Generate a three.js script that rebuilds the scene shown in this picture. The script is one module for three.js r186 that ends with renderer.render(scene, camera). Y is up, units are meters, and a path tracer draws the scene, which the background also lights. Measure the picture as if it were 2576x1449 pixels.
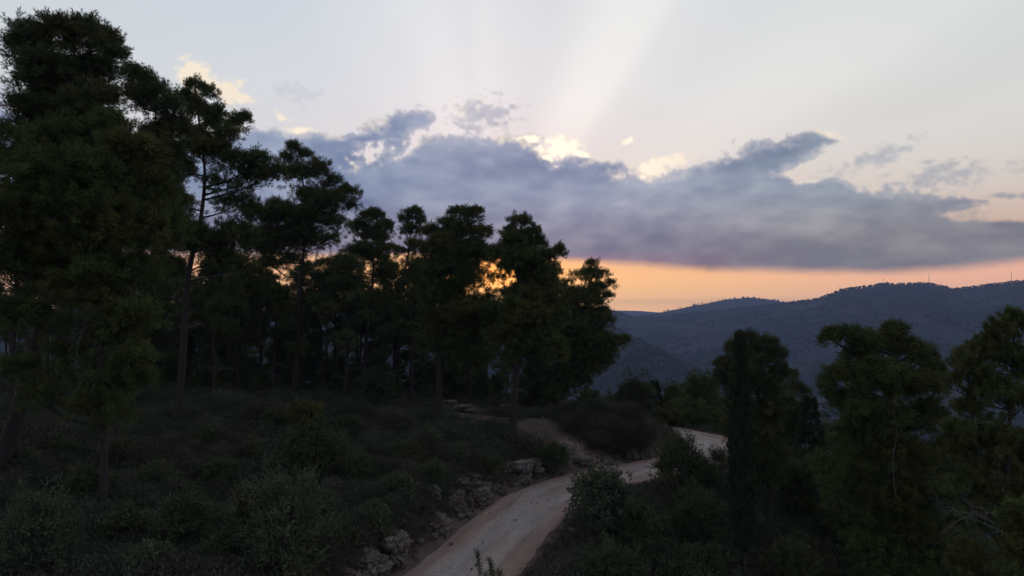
import * as THREE from 'three';
import { mergeGeometries } from 'three/addons/utils/BufferGeometryUtils.js';

// ---------------------------------------------------------------- helpers: random numbers, noise, the lens
function rng(seed) {
  let a = seed >>> 0;
  return () => { a = (a + 0x6d2b79f5) | 0; let t = Math.imul(a ^ (a >>> 15), 1 | a); t = (t + Math.imul(t ^ (t >>> 7), 61 | t)) ^ t; return ((t ^ (t >>> 14)) >>> 0) / 4294967296; };
}
const R0 = rng(7), NT = new Float32Array(65536);
for (let i = 0; i < 65536; i++) NT[i] = R0();
const hash2 = (x, y) => NT[(Math.imul(x, 374761393) + Math.imul(y, 668265263) >>> 7) & 65535];
const hash3 = (x, y, z) => NT[(Math.imul(x, 374761393) + Math.imul(y, 668265263) + Math.imul(z, 1274126177) >>> 7) & 65535];
const sm = (t) => t * t * (3 - 2 * t);
function noise2(x, y) {
  const xi = Math.floor(x), yi = Math.floor(y), u = sm(x - xi), v = sm(y - yi);
  const a = hash2(xi, yi), b = hash2(xi + 1, yi), c = hash2(xi, yi + 1), d = hash2(xi + 1, yi + 1);
  return a + (b - a) * u + (c - a) * v + (a - b - c + d) * u * v;
}
function noise3(x, y, z) {
  const xi = Math.floor(x), yi = Math.floor(y), zi = Math.floor(z), u = sm(x - xi), v = sm(y - yi), w = sm(z - zi);
  const L = (p, q, t) => p + (q - p) * t;
  return L(L(L(hash3(xi, yi, zi), hash3(xi + 1, yi, zi), u), L(hash3(xi, yi + 1, zi), hash3(xi + 1, yi + 1, zi), u), v),
    L(L(hash3(xi, yi, zi + 1), hash3(xi + 1, yi, zi + 1), u), L(hash3(xi, yi + 1, zi + 1), hash3(xi + 1, yi + 1, zi + 1), u), v), w);
}
function fbm2(x, y, o) { let s = 0, a = 0.5, n = 0; for (let i = 0; i < o; i++) { s += a * noise2(x, y); n += a; a *= 0.5; x = x * 2.03 + 17.3; y = y * 2.03 + 9.1; } return s / n; }
function fbm3(x, y, z, o) { let s = 0, a = 0.5, n = 0; for (let i = 0; i < o; i++) { s += a * noise3(x, y, z); n += a; a *= 0.5; x = x * 2.03 + 5.1; y = y * 2.03 + 3.7; z = z * 2.03 + 8.3; } return s / n; }
const clamp = (x, a = 0, b = 1) => Math.min(b, Math.max(a, x));
const step = (a, b, x) => sm(clamp((x - a) / (b - a)));
const mix = (a, b, t) => a + (b - a) * t;
const lin = (c) => { c /= 255; return c <= 0.04045 ? c / 12.92 : ((c + 0.055) / 1.055) ** 2.4; };

const DEG = Math.PI / 180, FOCAL = 1717, PITCH = 2.35 * DEG, EYE = 9;
// direction in the world of a point of the photograph (measured at 2576 x 1449)
function ray(px, py) {
  const X = (px - 1288) / FOCAL, Y = (724.5 - py) / FOCAL, c = Math.cos(PITCH), s = Math.sin(PITCH);
  return new THREE.Vector3(X, Y * c + s, -(c - Y * s));
}
const azel = (px, py) => { const d = ray(px, py); return [Math.atan2(d.x, -d.z) / DEG, Math.atan2(d.y, Math.hypot(d.x, d.z)) / DEG]; };

// ---------------------------------------------------------------- camera, sky, sun, exposure
const scene = new THREE.Scene();
const camera = new THREE.PerspectiveCamera(2 * Math.atan(724.5 / FOCAL) / DEG, 1024 / 576, 0.1, 40000);
camera.position.set(0, EYE, 0);
camera.lookAt(0, EYE + Math.tan(PITCH) * 100, -100);
const renderer = new THREE.WebGLRenderer({ antialias: true });
renderer.toneMapping = THREE.LinearToneMapping;
renderer.toneMappingExposure = 1.0;
renderer.shadowMap.enabled = true;

const SUN = azel(1232, 668);                       // where the rays above the clouds meet
function buildSky() {
  const W = 4096, H = 2048, data = new Float32Array(W * H * 4);
  const poly = (pts) => pts.map(([x, y]) => azel(x, y));
  function sdf(P, x, y) {                          // > 0 inside
    let d = 1e9, s = -1;
    for (let i = 0, j = P.length - 1; i < P.length; j = i++) {
      const ex = P[j][0] - P[i][0], ey = P[j][1] - P[i][1], wx = x - P[i][0], wy = y - P[i][1];
      const t = clamp((wx * ex + wy * ey) / (ex * ex + ey * ey)), bx = wx - ex * t, by = wy - ey * t;
      d = Math.min(d, bx * bx + by * by);
      const c1 = y >= P[i][1], c2 = y < P[j][1], c3 = ex * wy > ey * wx;
      if ((c1 && c2 && c3) || (!c1 && !c2 && !c3)) s = -s;
    }
    return s * Math.sqrt(d);
  }
  const bank = poly([[-520, 300], [-250, 240], [-60, 235], [40, 255], [90, 330], [300, 350], [480, 345], [600, 338], [690, 322], [800, 338], [880, 332], [940, 310], [990, 280], [1050, 256], [1088, 262], [1106, 300],
    [1085, 335], [1020, 350], [1000, 388], [1050, 364], [1110, 354], [1180, 345], [1230, 335], [1290, 350], [1365, 358], [1385, 392], [1440, 394], [1490, 412], [1560, 426], [1620, 436], [1700, 424], [1760, 408],
    [1800, 392], [1850, 372], [1900, 368], [1960, 350], [2040, 338], [2090, 338], [2124, 355], [2090, 382], [2030, 408], [1970, 442], [2010, 464], [2080, 448], [2140, 456], [2250, 475], [2330, 487], [2420, 492], [2500, 500],
    [2470, 520], [2400, 528], [2360, 535], [2400, 548], [2470, 552], [2576, 562], [2750, 580], [2950, 560], [3150, 590], [3150, 640], [2900, 655], [2576, 662], [2400, 682], [2200, 690], [2000, 688], [1800, 682], [1600, 668], [1450, 656], [1300, 648], [1100, 640], [800, 645], [500, 640], [0, 650], [-520, 630]]);
  // small clouds: centre, half sizes in photograph pixels, tilt, weight
  const puffs = [[1215, 290, 105, 52, -0.1, 0.75], [2190, 398, 105, 24, -0.28, 0.8], [2370, 440, 120, 30, -0.05, 0.8], [2560, 488, 45, 9, 0.05, 0.9], [500, 190, 50, 34, 0.2, 1.0, 1], [560, 222, 62, 30, 0.45, 1.0, 0.9], [600, 240, 36, 14, 0.2, 1.0, 1], [575, 252, 50, 16, 0.3, 0.6], [703, 289, 24, 9, 0.2, 0.7, 1],
    [1582, 362, 26, 6, -0.45, 0.8, 1], [1228, 246, 16, 6, 0.6, 0.5, 1], [760, 328, 46, 8, 0, 0.8, 1], [1695, 404, 70, 18, -0.12, 1, 1], [1640, 424, 42, 24, -0.2, 1, 1], [2074, 338, 46, 10, 0.2, 0.9, 0.8], [2040, 458, 50, 6, -0.1, 0.8, 0.7], [740, 235, 60, 26, 0.2, 0.35], [1408, 372, 66, 26, -0.1, 1, 1], [1455, 388, 40, 12, 0.3, 1, 1], [1330, 356, 40, 8, 0.05, 0.8, 1], [2560, 425, 40, 8, 0.05, 0.35], [10, 250, 60, 55, 0, 0.6], [2410, 545, 70, 25, 0.1, 0.5]].map(([x, y, a, b, t, w, l = 0]) => {
    const [ca, ce] = azel(x, y); return [ca, ce, a / FOCAL / DEG * 0.93, b / FOCAL / DEG * 0.93, t, w, l];
  });
  const holes = [[935, 388, 58, 26, -0.45], [1010, 372, 30, 14, -0.2]].map(([x, y, a, b, t]) => { const [ca, ce] = azel(x, y); return [ca, ce, a / FOCAL / DEG, b / FOCAL / DEG, t]; });
  // clear air: [elevation, colour towards the sun, colour 45 degrees beside it, colour on the far side]
  const stops = [[-0.5, [252, 186, 116], [210, 156, 132], [138, 132, 138]], [1.5, [255, 196, 120], [226, 170, 138], [144, 138, 144]], [3.6, [255, 190, 118], [228, 170, 144], [146, 144, 150]], [5.5, [250, 196, 146], [222, 184, 164], [148, 148, 156]],
    [9, [246, 222, 204], [224, 212, 202], [146, 150, 160]], [13, [247, 234, 229], [226, 224, 219], [144, 150, 162]], [18, [241, 237, 236], [225, 227, 224], [142, 149, 162]], [25, [231, 231, 233], [217, 222, 222], [138, 146, 160]],
    [40, [192, 197, 204], [184, 190, 197], [134, 142, 156]], [65, [156, 162, 173], [152, 159, 171], [130, 138, 152]], [90, [138, 146, 160], [138, 146, 160], [138, 146, 160]]];
  const c = [0, 0, 0];
  for (let j = 0; j < H; j++) {
    const el = ((j + 0.5) / H - 0.5) * 180;
    for (let i = 0; i < W; i++) {
      const o = (j * W + i) * 4;
      data[o + 3] = 1;
      if (el < -0.3) { data[o] = lin(196); data[o + 1] = lin(156); data[o + 2] = lin(132); continue; }
      const phi = ((i + 0.5) / W - 0.5) * 2 * Math.PI, dx = Math.cos(phi) * Math.cos(el * DEG), dz = Math.sin(phi) * Math.cos(el * DEG), dy = Math.sin(el * DEG);
      const az = Math.atan2(dx, -dz) / DEG, da = az - SUN[0], aa = Math.abs(da > 180 ? da - 360 : da < -180 ? da + 360 : da);
      // clear air
      let k = 0; while (k < stops.length - 2 && el > stops[k + 1][0]) k++;
      const f = clamp((el - stops[k][0]) / (stops[k + 1][0] - stops[k][0])), side = step(0, 46, aa), back = step(40, 150, aa);
      for (let n = 0; n < 3; n++) {
        const p = mix(stops[k][1][n], stops[k + 1][1][n], f), q = mix(stops[k][2][n], stops[k + 1][2][n], f), r = mix(stops[k][3][n], stops[k + 1][3][n], f);
        c[n] = mix(mix(p, q, side), r, back);
      }
      let sunward = 0; const sdx = az - SUN[0], sdy = el - SUN[1], sd = Math.hypot(sdx, sdy);
      if (aa < 70) {
        // shafts of light and shade fanning out from the hidden sun
        const ang = Math.atan2(sdx, sdy) / DEG, up = step(4, 13, sdy) * (1 - step(26, 46, sdy)) * (1 - step(50, 70, aa));
        const g = (m, w) => Math.exp(-(((ang - m) / w) ** 2));
        const wedge = (a0, a1, b0, b1) => step(a0, a1, ang) * (1 - step(b0, b1, ang));
        const shaft = 0.78 * wedge(16, 31, 34, 40.5) - 0.2 * g(47, 6) + 0.36 * wedge(-27, -17, -13, -5) + 0.25 * g(-2, 3.5) - 0.2 * g(12, 6) + 0.22 * wedge(50, 60, 64, 67.5) - 0.3 * g(71, 3.5) - 0.2 * g(-42, 9) + (noise2(ang * 0.12 + 40, 3.3) - 0.5) * 0.15;
        const warm = [13, 12, 9];
        for (let n = 0; n < 3; n++) c[n] += shaft * up * warm[n] * 1.25;
        const glow = Math.exp(-((sdx / 9) ** 2) - ((sdy - 10) / 6.5) ** 2);
        c[0] += 5 * glow; c[2] += 2 * glow; const lft = step(2, -24, az) * step(8, 15, el); c[0] -= 13 * lft; c[1] -= 8 * lft; c[2] -= 1 * lft;
        const low = Math.exp(-((sdx / 6) ** 2) - (sdy / 3.2) ** 2);
        c[1] -= 26 * low; c[2] -= 56 * low; sunward = low;
      }
      const gain = 1 + ((0.7 + 1.5 * sunward) * (1 - step(2.0, 6.5, el)) + 1.3 * (1 - step(-0.3, 2.6, el))) * (1 - back); let R = gain * lin(clamp(c[0], 0, 255)), G = gain * lin(clamp(c[1], 0, 255)), B = gain * lin(clamp(c[2], 0, 255));
      // clouds
      let a = 0, cr = 0, cg = 0, cb = 0, lit2 = 0;
      if (aa < 62 && el < 32) {
        const wk = mix(0.12, 1, step(5, 10, el));
        const n1 = fbm2(az * 0.55 + 3, el * 0.8 + 7, 5) - 0.5, n2 = fbm2(az * 0.55 + 53, el * 0.8 + 31, 5) - 0.5, fine = fbm2(az * 2.1 + 11, el * 2.9 + 5, 5) - 0.5;
        const qx = az + n1 * 2.4 * wk, qy = el + n2 * 1.9 * wk;
        const softB = 1 - step(4.2, 6.2, el);
        let d = sdf(bank, qx, qy) + (fine * 0.95 + (fbm2(az * 6.5 + 3, el * 7.5 + 1, 3) - 0.5) * 0.35) * wk;
        for (const h of holes) {
          const ux = qx - h[0], uy = qy - h[1], cs = Math.cos(h[4]), sn = Math.sin(h[4]), e = 1 - Math.hypot((ux * cs - uy * sn) / h[2], (ux * sn + uy * cs) / h[3]) + fine * 2.2;
          d = Math.min(d, 0.55 - e * 0.9);
        }
        let ab = step(-0.16 - 0.2 * softB, 0.22 + 0.45 * softB, d), pd = -9, pw = 0, lw = 0;
        for (const p of puffs) {
          const ux = az + n1 * 1.3 - p[0], uy = el + n2 * 1.0 - p[1], cs = Math.cos(p[4]), sn = Math.sin(p[4]);
          const e = (1 - Math.hypot((ux * cs - uy * sn) / p[2], (ux * sn + uy * cs) / p[3])) + fine * (p[6] ? 1.5 : 2.1);
          const w = p[5] * step(-0.15, 0.75, e);
          if (p[6]) lw = Math.max(lw, p[6] * p[5] * step(-0.25, 0.7, e)); else if (w > pw) { pw = w; pd = e * 0.5; }
        }
        a = Math.max(ab, pw * 0.85);
        const dd = ab >= pw * 0.85 ? d : pd;
        // colour of the cloud: blue grey above, mauve below, greyer to the right
        const big = fbm2(az * 0.16 + 90, el * 0.42 + 20, 4) - 0.5, mid = fbm2(az * 0.5 + 9, el * 1.1 + 2, 4) - 0.5;
        const hi = step(5, 11, el), rt = step(2, 30, az), lf = step(2, -18, az);
        cr = mix(146, 154, hi) - 5 * rt * hi - 3 * lf + 62 * big + 40 * mid; cg = mix(137, 160, hi) + 5 * rt * (1 - hi) + 3 * lf * hi + 56 * big + 38 * mid; cb = mix(156, 184, hi) - 9 * rt + 5 * lf * hi + 42 * big + 28 * mid;
        const lowEdge = (1 - step(4.3, 5.6, el)) * step(30, 0, aa); cr += 36 * lowEdge; cg += 2 * lowEdge; cb -= 4 * lowEdge;
        // thin sunlit rims and torn edges
        const near = Math.exp(-(((sd - 5) / 15) ** 2)), patch = step(0.42, 0.62, fbm2(az * 0.45 + 21, el * 0.5 + 77, 3));
        const rim = step(0.62, 0.0, dd) * step(5.5, 8, el), lit = clamp(rim * near * patch * 0.75), thin = step(0.9, 0.1, dd) * 0.4 * step(6, 9, el);
        cr = mix(cr, 238, thin); cg = mix(cg, 224, thin); cb = mix(cb, 222, thin);
        cr = mix(cr, 255, lit); cg = mix(cg, 236, lit); cb = mix(cb, 206, lit);
        if (lw > 0) { const k = clamp(lw * 1.3), m = a < 0.02 ? 1 : k; cr = mix(cr, 255, m); cg = mix(cg, 240, m); cb = mix(cb, 218, m); a = Math.max(a, k); lit2 = k * m * (1 - step(8, 20, aa)); }
        const fade = 1 - step(50, 62, aa); a *= fade;
      }
      if (aa > 45 && el < 60) {                    // broken cloud goes on all round the horizon
        const n = fbm3(dx * 4.2 + 20, dy * 11 + 5, dz * 4.2, 6), cov = step(0.50, 0.60, n - 0.06 * step(14, 45, el) - 0.2 * step(35, 60, el)) * step(45, 64, aa) * step(1.5, 5, el);
        if (cov > 0) { const t = 0.88 * step(40, 150, aa); a = Math.max(a, cov * 0.85); cr = mix(146, 132, t); cg = mix(150, 140, t); cb = mix(172, 162, t); }
      }
      if (a > 0) { const hot = 1 + 0.3 * lit2; R = mix(R, hot * lin(clamp(cr, 0, 255)), a); G = mix(G, hot * lin(clamp(cg, 0, 255)), a); B = mix(B, hot * lin(clamp(cb, 0, 255)), a); }
      data[o] = R; data[o + 1] = G; data[o + 2] = B;
    }
  }
  const t = new THREE.DataTexture(data, W, H, THREE.RGBAFormat, THREE.FloatType);
  t.mapping = THREE.EquirectangularReflectionMapping; t.magFilter = THREE.LinearFilter; t.needsUpdate = true;
  return t;
}
scene.background = buildSky();
scene.environment = scene.background;

// the sun itself is behind the cloud bank: very low, weak, wide and warm
const sun = new THREE.DirectionalLight(new THREE.Color(1.0, 0.66, 0.36), 0.3);
{
  const sd = ray(1232, 668).normalize();
  sun.position.copy(sd.multiplyScalar(300)); sun.position.y += EYE; sun.target.position.set(0, 4, -40);
  sun.castShadow = true; sun.shadow.radius = 22; sun.shadow.mapSize.set(2048, 2048);
  Object.assign(sun.shadow.camera, { left: -80, right: 80, top: 60, bottom: -60, near: 1, far: 600 });
  scene.add(sun, sun.target);
}
scene.fog = new THREE.FogExp2(new THREE.Color().setRGB(0.42, 0.56, 1.0), 0.0002);

// ---------------------------------------------------------------- terrain
const flat = (px, py, y = 0) => { const d = ray(px, py), t = (y - EYE) / d.y; return [d.x * t, -d.z * t]; };   // [x, depth]
const ROAD = (() => {
  const pts = [[-16, -60], [-12, -20], [-9, 0], [-6.6, 10], [-4.2, 18], flat(1152, 1449), flat(1280, 1322), flat(1375, 1249), flat(1490, 1206), flat(1607, 1181), flat(1725, 1157), flat(1797, 1133), flat(1798, 1110), flat(1722, 1092), flat(1648, 1077), [7, 61], [0, 68], [-12, 76], [-30, 84], [-60, 92], [-140, 110], [-400, 180], [-1200, 420]];
  const curve = new THREE.CatmullRomCurve3(pts.map(([x, z]) => new THREE.Vector3(x, 0, z)), false, 'centripetal');
  const out = curve.getPoints(420).map((p) => [p.x, p.z]);
  return out;
})();
function roadAt(x, z) {                             // [signed distance, left > 0; index along]
  let best = 1e18, bi = 0, bt = 0;
  for (let i = 0; i < ROAD.length - 1; i++) {
    const a = ROAD[i], b = ROAD[i + 1], ex = b[0] - a[0], ez = b[1] - a[1], t = clamp(((x - a[0]) * ex + (z - a[1]) * ez) / (ex * ex + ez * ez));
    const dx = x - a[0] - ex * t, dz = z - a[1] - ez * t, d = dx * dx + dz * dz;
    if (d < best) { best = d; bi = i; bt = t; }
  }
  const a = ROAD[bi], b = ROAD[bi + 1], ex = b[0] - a[0], ez = b[1] - a[1], s = ex * (z - a[1]) - ez * (x - a[0]);
  return [Math.sqrt(best) * (s >= 0 ? 1 : -1), bi + bt];
}
// outlines of the far ridges: photograph points, distance of the crest
const RIDGES = [
  { foot: 620, crest: 2500, floor: -170, rough: 26, pts: [[-1500, 800], [-200, 795], [600, 800], [1100, 806], [1400, 796], [1500, 785], [1545, 783], [1600, 795], [1700, 790], [1800, 781], [1900, 769], [1990, 759], [2050, 752], [2095, 737], [2130, 727], [2180, 721], [2230, 714], [2330, 711], [2370, 718], [2400, 725], [2440, 722], [2510, 713], [2576, 705], [2800, 690], [3300, 700], [4200, 730]] },
  { foot: 2700, crest: 3700, floor: -160, rough: 20, pts: [[-1500, 790], [0, 775], [700, 782], [1150, 768], [1260, 764], [1400, 785], [1560, 800], [1620, 793], [1700, 776], [1760, 764], [1830, 751], [1885, 746], [1930, 751], [1990, 760], [2300, 770], [3200, 760], [4200, 770]] },
  { foot: 4000, crest: 5400, floor: -140, rough: 12, pts: [[-1500, 785], [600, 783], [1200, 776], [1500, 778], [1575, 780], [1610, 781], [1700, 788], [2200, 785], [3000, 780], [4200, 785]] },
  { foot: 480, crest: 1150, floor: -170, rough: 16, pts: [[-1500, 840], [300, 835], [900, 830], [1200, 812], [1450, 806], [1540, 822], [1600, 851], [1660, 880], [1730, 915], [1820, 960], [2000, 1000], [2600, 1010], [4200, 1000]] },
];
for (const r of RIDGES) r.prof = r.pts.map(([x, y]) => { const d = ray(x, y); return [Math.atan2(d.x, -d.z), d.y / Math.hypot(d.x, d.z)]; });
function profile(r, az) {
  const p = r.prof; if (az <= p[0][0]) return p[0][1]; if (az >= p[p.length - 1][0]) return p[p.length - 1][1];
  let i = 0; while (az > p[i + 1][0]) i++;
  const t = (az - p[i][0]) / (p[i + 1][0] - p[i][0]);
  return mix(p[i][1], p[i + 1][1], mix(t, sm(t), 0.5));
}
const MOUND = flat(1545, 1100, 0.8);
function ground(x, z) {                             // z is depth in front of the camera; returns the height
  const r = Math.hypot(x, z);
  const [d, s] = roadAt(x, z);
  let h;
  if (d >= 0) {
    const n = noise2(s * 0.35 + 5, 1.5);
    const bank = mix(0.75, 1.55, n) * step(1.95, 3.5 + 0.8 * noise2(s * 0.5, 9), d);
    h = bank + 5.2 * (1 - Math.exp(-0.09 * Math.max(0, d - 3.2) / 5.2));
    h += (fbm2(x * 0.16 + 4, z * 0.16, 4) - 0.5) * 1.3 * step(3, 9, d) + (fbm2(x * 0.9, z * 0.9, 3) - 0.5) * 0.28 * step(2.2, 4, d);
    const m = Math.hypot((x - MOUND[0] + 0.4) / 5.2, (z - MOUND[1] - 0.6) / 3.6); h += 0.95 * Math.exp(-m * m * 1.4) * step(1.8, 3.4, d);
  } else {
    const t = Math.max(0, -d - 2.3);
    h = -165 * (1 - Math.exp(-0.44 * t / 165)) * mix(0.35, 1, step(0, 4, t));
    h += (fbm2(x * 0.2 + 7, z * 0.2, 4) - 0.5) * 1.2 * step(2.5, 8, -d) + (fbm2(x * 0.9, z * 0.9, 3) - 0.5) * 0.25 * step(2.2, 4, -d);
  }
  const w = Math.abs(d); h -= 0.22 * (1 - step(1.6, 2.2, w));
  h += (fbm2(x * 1.7 + 3, z * 1.7, 3) - 0.5) * 0.12 * step(1.9, 2.6, w);
  if (r > 320) {
    const az = Math.atan2(x, z), lump = fbm2(x * 0.0035 + 9, z * 0.0035 + 2, 5) - 0.5, gully = Math.abs(fbm2(x * 0.0016 + 31, z * 0.0016 + 12, 4) - 0.5) * 2;
    for (const R of RIDGES) {
      const top = EYE + profile(R, az) * R.crest, t = (r - R.foot) / (R.crest - R.foot);
      let g;
      if (t < 0) g = R.floor + t * 60;
      else if (t < 1) g = R.floor + (top - R.floor) * (0.55 * t + 0.45 * sm(t)) - (gully * 2.2 - lump * 1.6) * R.rough * t ** 0.7 * (1 - t) ** 0.8 * 1.5;
      else g = top - (r - R.crest) * 0.16 - 6 * (t - 1);
      g += (fbm2(x * 0.02, z * 0.02, 2) - 0.5) * 2.5;
      if (Math.abs(az) > 1.05) g = mix(g, R.floor + 60, step(1.05, 1.5, Math.abs(az)));
      const q = g - h; h = q > 30 ? g : q < -30 ? h : h + (q + 30) ** 2 / 120;
    }
  }
  return h;
}
const onGround = (px, py) => {                      // first meeting of that line of sight with the near terrain -> [x, depth]
  const d = ray(px, py); let t = 8;
  for (; t < 400; t += 0.25) if (EYE + d.y * t < ground(d.x * t, -d.z * t)) break;
  for (let i = 0, s = 0.125; i < 6; i++, s /= 2) t += EYE + d.y * t < ground(d.x * t, -d.z * t) ? -s : s;
  return [d.x * t, -d.z * t];
};
const at = (px, py, depth) => { const d = ray(px, py), t = depth / -d.z; return new THREE.Vector3(d.x * t, EYE + d.y * t, -depth); };
const G = (x, z) => new THREE.Vector3(x, ground(x, z), -z);

// bare clearing under the pines and bare bank beside the road: [x, depth, half width, half depth]
const BARE = [[1210, 1050, 2.6, 2.2], [1300, 1075, 3.4, 2.2], [1390, 1095, 3.0, 1.9], [1160, 1020, 2.0, 2.2], [1450, 1130, 2.6, 1.2], [1500, 1155, 2.6, 1.1], [1330, 1030, 2.6, 1.8]].map(([px, py, a, b]) => { const p = onGround(px, py); return [p[0], p[1], a, b]; });
const bareness = (x, z) => { let m = 0; for (const b of BARE) m = Math.max(m, 1 - step(0.75, 1.15, Math.hypot((x - b[0]) / b[2], (z - b[1]) / b[3]) + (fbm2(x * 0.8, z * 0.8, 3) - 0.5) * 0.5)); return m; };

function grainTexture(seed, size, make) {
  const d = new Uint8Array(size * size * 4);
  for (let y = 0; y < size; y++) for (let x = 0; x < size; x++) { const v = make(x / size, y / size); d.set([v * 255, v * 255, v * 255, 255], (y * size + x) * 4); }
  const t = new THREE.DataTexture(d, size, size); t.wrapS = t.wrapT = THREE.RepeatWrapping; t.magFilter = THREE.LinearFilter; t.needsUpdate = true; return t;
}
const tiling = (u, v, f, o) => { let s = 0, a = 0.5, n = 0; for (let i = 0; i < o; i++) { const F = f << i, x = u * F, y = v * F, xi = Math.floor(x), yi = Math.floor(y), p = sm(x - xi), q = sm(y - yi), h = (a, b) => hash2(((a % F) + F) % F + i * 71, ((b % F) + F) % F + i * 37); s += a * mix(mix(h(xi, yi), h(xi + 1, yi), p), mix(h(xi, yi + 1), h(xi + 1, yi + 1), p), q); n += a; a *= 0.6; } return s / n; };
const grain = grainTexture(1, 512, (u, v) => tiling(u, v, 8, 6));
const barkGrain = grainTexture(2, 256, (u, v) => { const n = tiling(u * 1, v * 1, 8, 4); return clamp(0.5 + 0.9 * (Math.abs(tiling(u, v, 4, 5) - 0.5) * 3 - 0.4) + 0.3 * (n - 0.5)); });

const groundMat = new THREE.MeshPhysicalMaterial({ specularIntensity: 0.1, vertexColors: true, roughness: 1, metalness: 0, bumpMap: grain, bumpScale: 0.05, color: 0xffffff });
{
  const angles = [], radii = [0.6, 3, 6, 9];
  for (let a = -56; a < 56; a += 0.22) angles.push(a * DEG);
  for (let a = 56; a < 304; a += 2.5) angles.push(a * DEG);
  for (let r = 11; r < 95; r *= 1.0105) radii.push(r);
  for (let r = 95; r < 5700; r *= 1.032) radii.push(r);
  radii.push(5800);
  const n = angles.length, pos = [], col = [], uv = [], idx = [];
  for (const r of radii) for (const a of angles) {
    const x = Math.sin(a) * r, z = Math.cos(a) * r; pos.push(x, ground(x, z), -z); uv.push(x / 3.1, z / 3.1);
    const n1 = fbm2(x * 0.35 + 2, z * 0.35, 4), n2 = fbm2(x * 2.3, z * 2.3 + 8, 3), n3 = fbm2(x * 0.012, z * 0.012, 5);
    let c;
    if (r < 260) {
      const litter = [mix(0.04, 0.07, n1) * mix(0.7, 1.3, n2), mix(0.031, 0.052, n1) * mix(0.7, 1.3, n2), mix(0.024, 0.04, n1) * mix(0.7, 1.3, n2)];
      const soil = [mix(0.085, 0.16, n2), mix(0.065, 0.12, n2), mix(0.055, 0.1, n2)];
      const d = Math.abs(roadAt(x, z)[0]), b = Math.max(bareness(x, z), (1 - step(1.85, 2.35 + n1 * 0.9 + (n2 - 0.5) * 0.6, d)) * 0.95);
      const cut = (1 - step(0.7, 1.15, Math.min(...BARE.slice(4, 6).map((q) => Math.hypot((x - q[0]) / q[2], (z - q[1]) / q[3]))) + (n1 - 0.5) * 0.4)) * 0.9; c = [0, 1, 2].map((k) => mix(mix(litter[k], soil[k], b), [0.25, 0.185, 0.152][k] * (0.8 + 0.4 * n2), cut));
    } else {
      const scrub = step(0.40, 0.62, n3 + (fbm2(x * 0.06, z * 0.06, 3) - 0.5) * 0.5);
      c = [mix(0.03, 0.042, scrub), mix(0.034, 0.042, scrub), mix(0.026, 0.034, scrub)];
    }
    col.push(...c);
  }
  for (let i = 0; i < radii.length - 1; i++) for (let j = 0; j < n; j++) { const k = (j + 1) % n, a = i * n + j, b = i * n + k, c = a + n, d = b + n; idx.push(a, b, d, a, d, c); }
  const g = new THREE.BufferGeometry();
  g.setAttribute('position', new THREE.Float32BufferAttribute(pos, 3)); g.setAttribute('color', new THREE.Float32BufferAttribute(col, 3)); g.setAttribute('uv', new THREE.Float32BufferAttribute(uv, 2)); g.setIndex(idx); g.computeVertexNormals();
  const m = new THREE.Mesh(g, groundMat); m.name = 'ground'; m.receiveShadow = true; m.castShadow = true; m.userData = { kind: 'structure', label: 'forested hillside, valley and far blue ridges', category: 'ground' }; scene.add(m);
}

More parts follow.
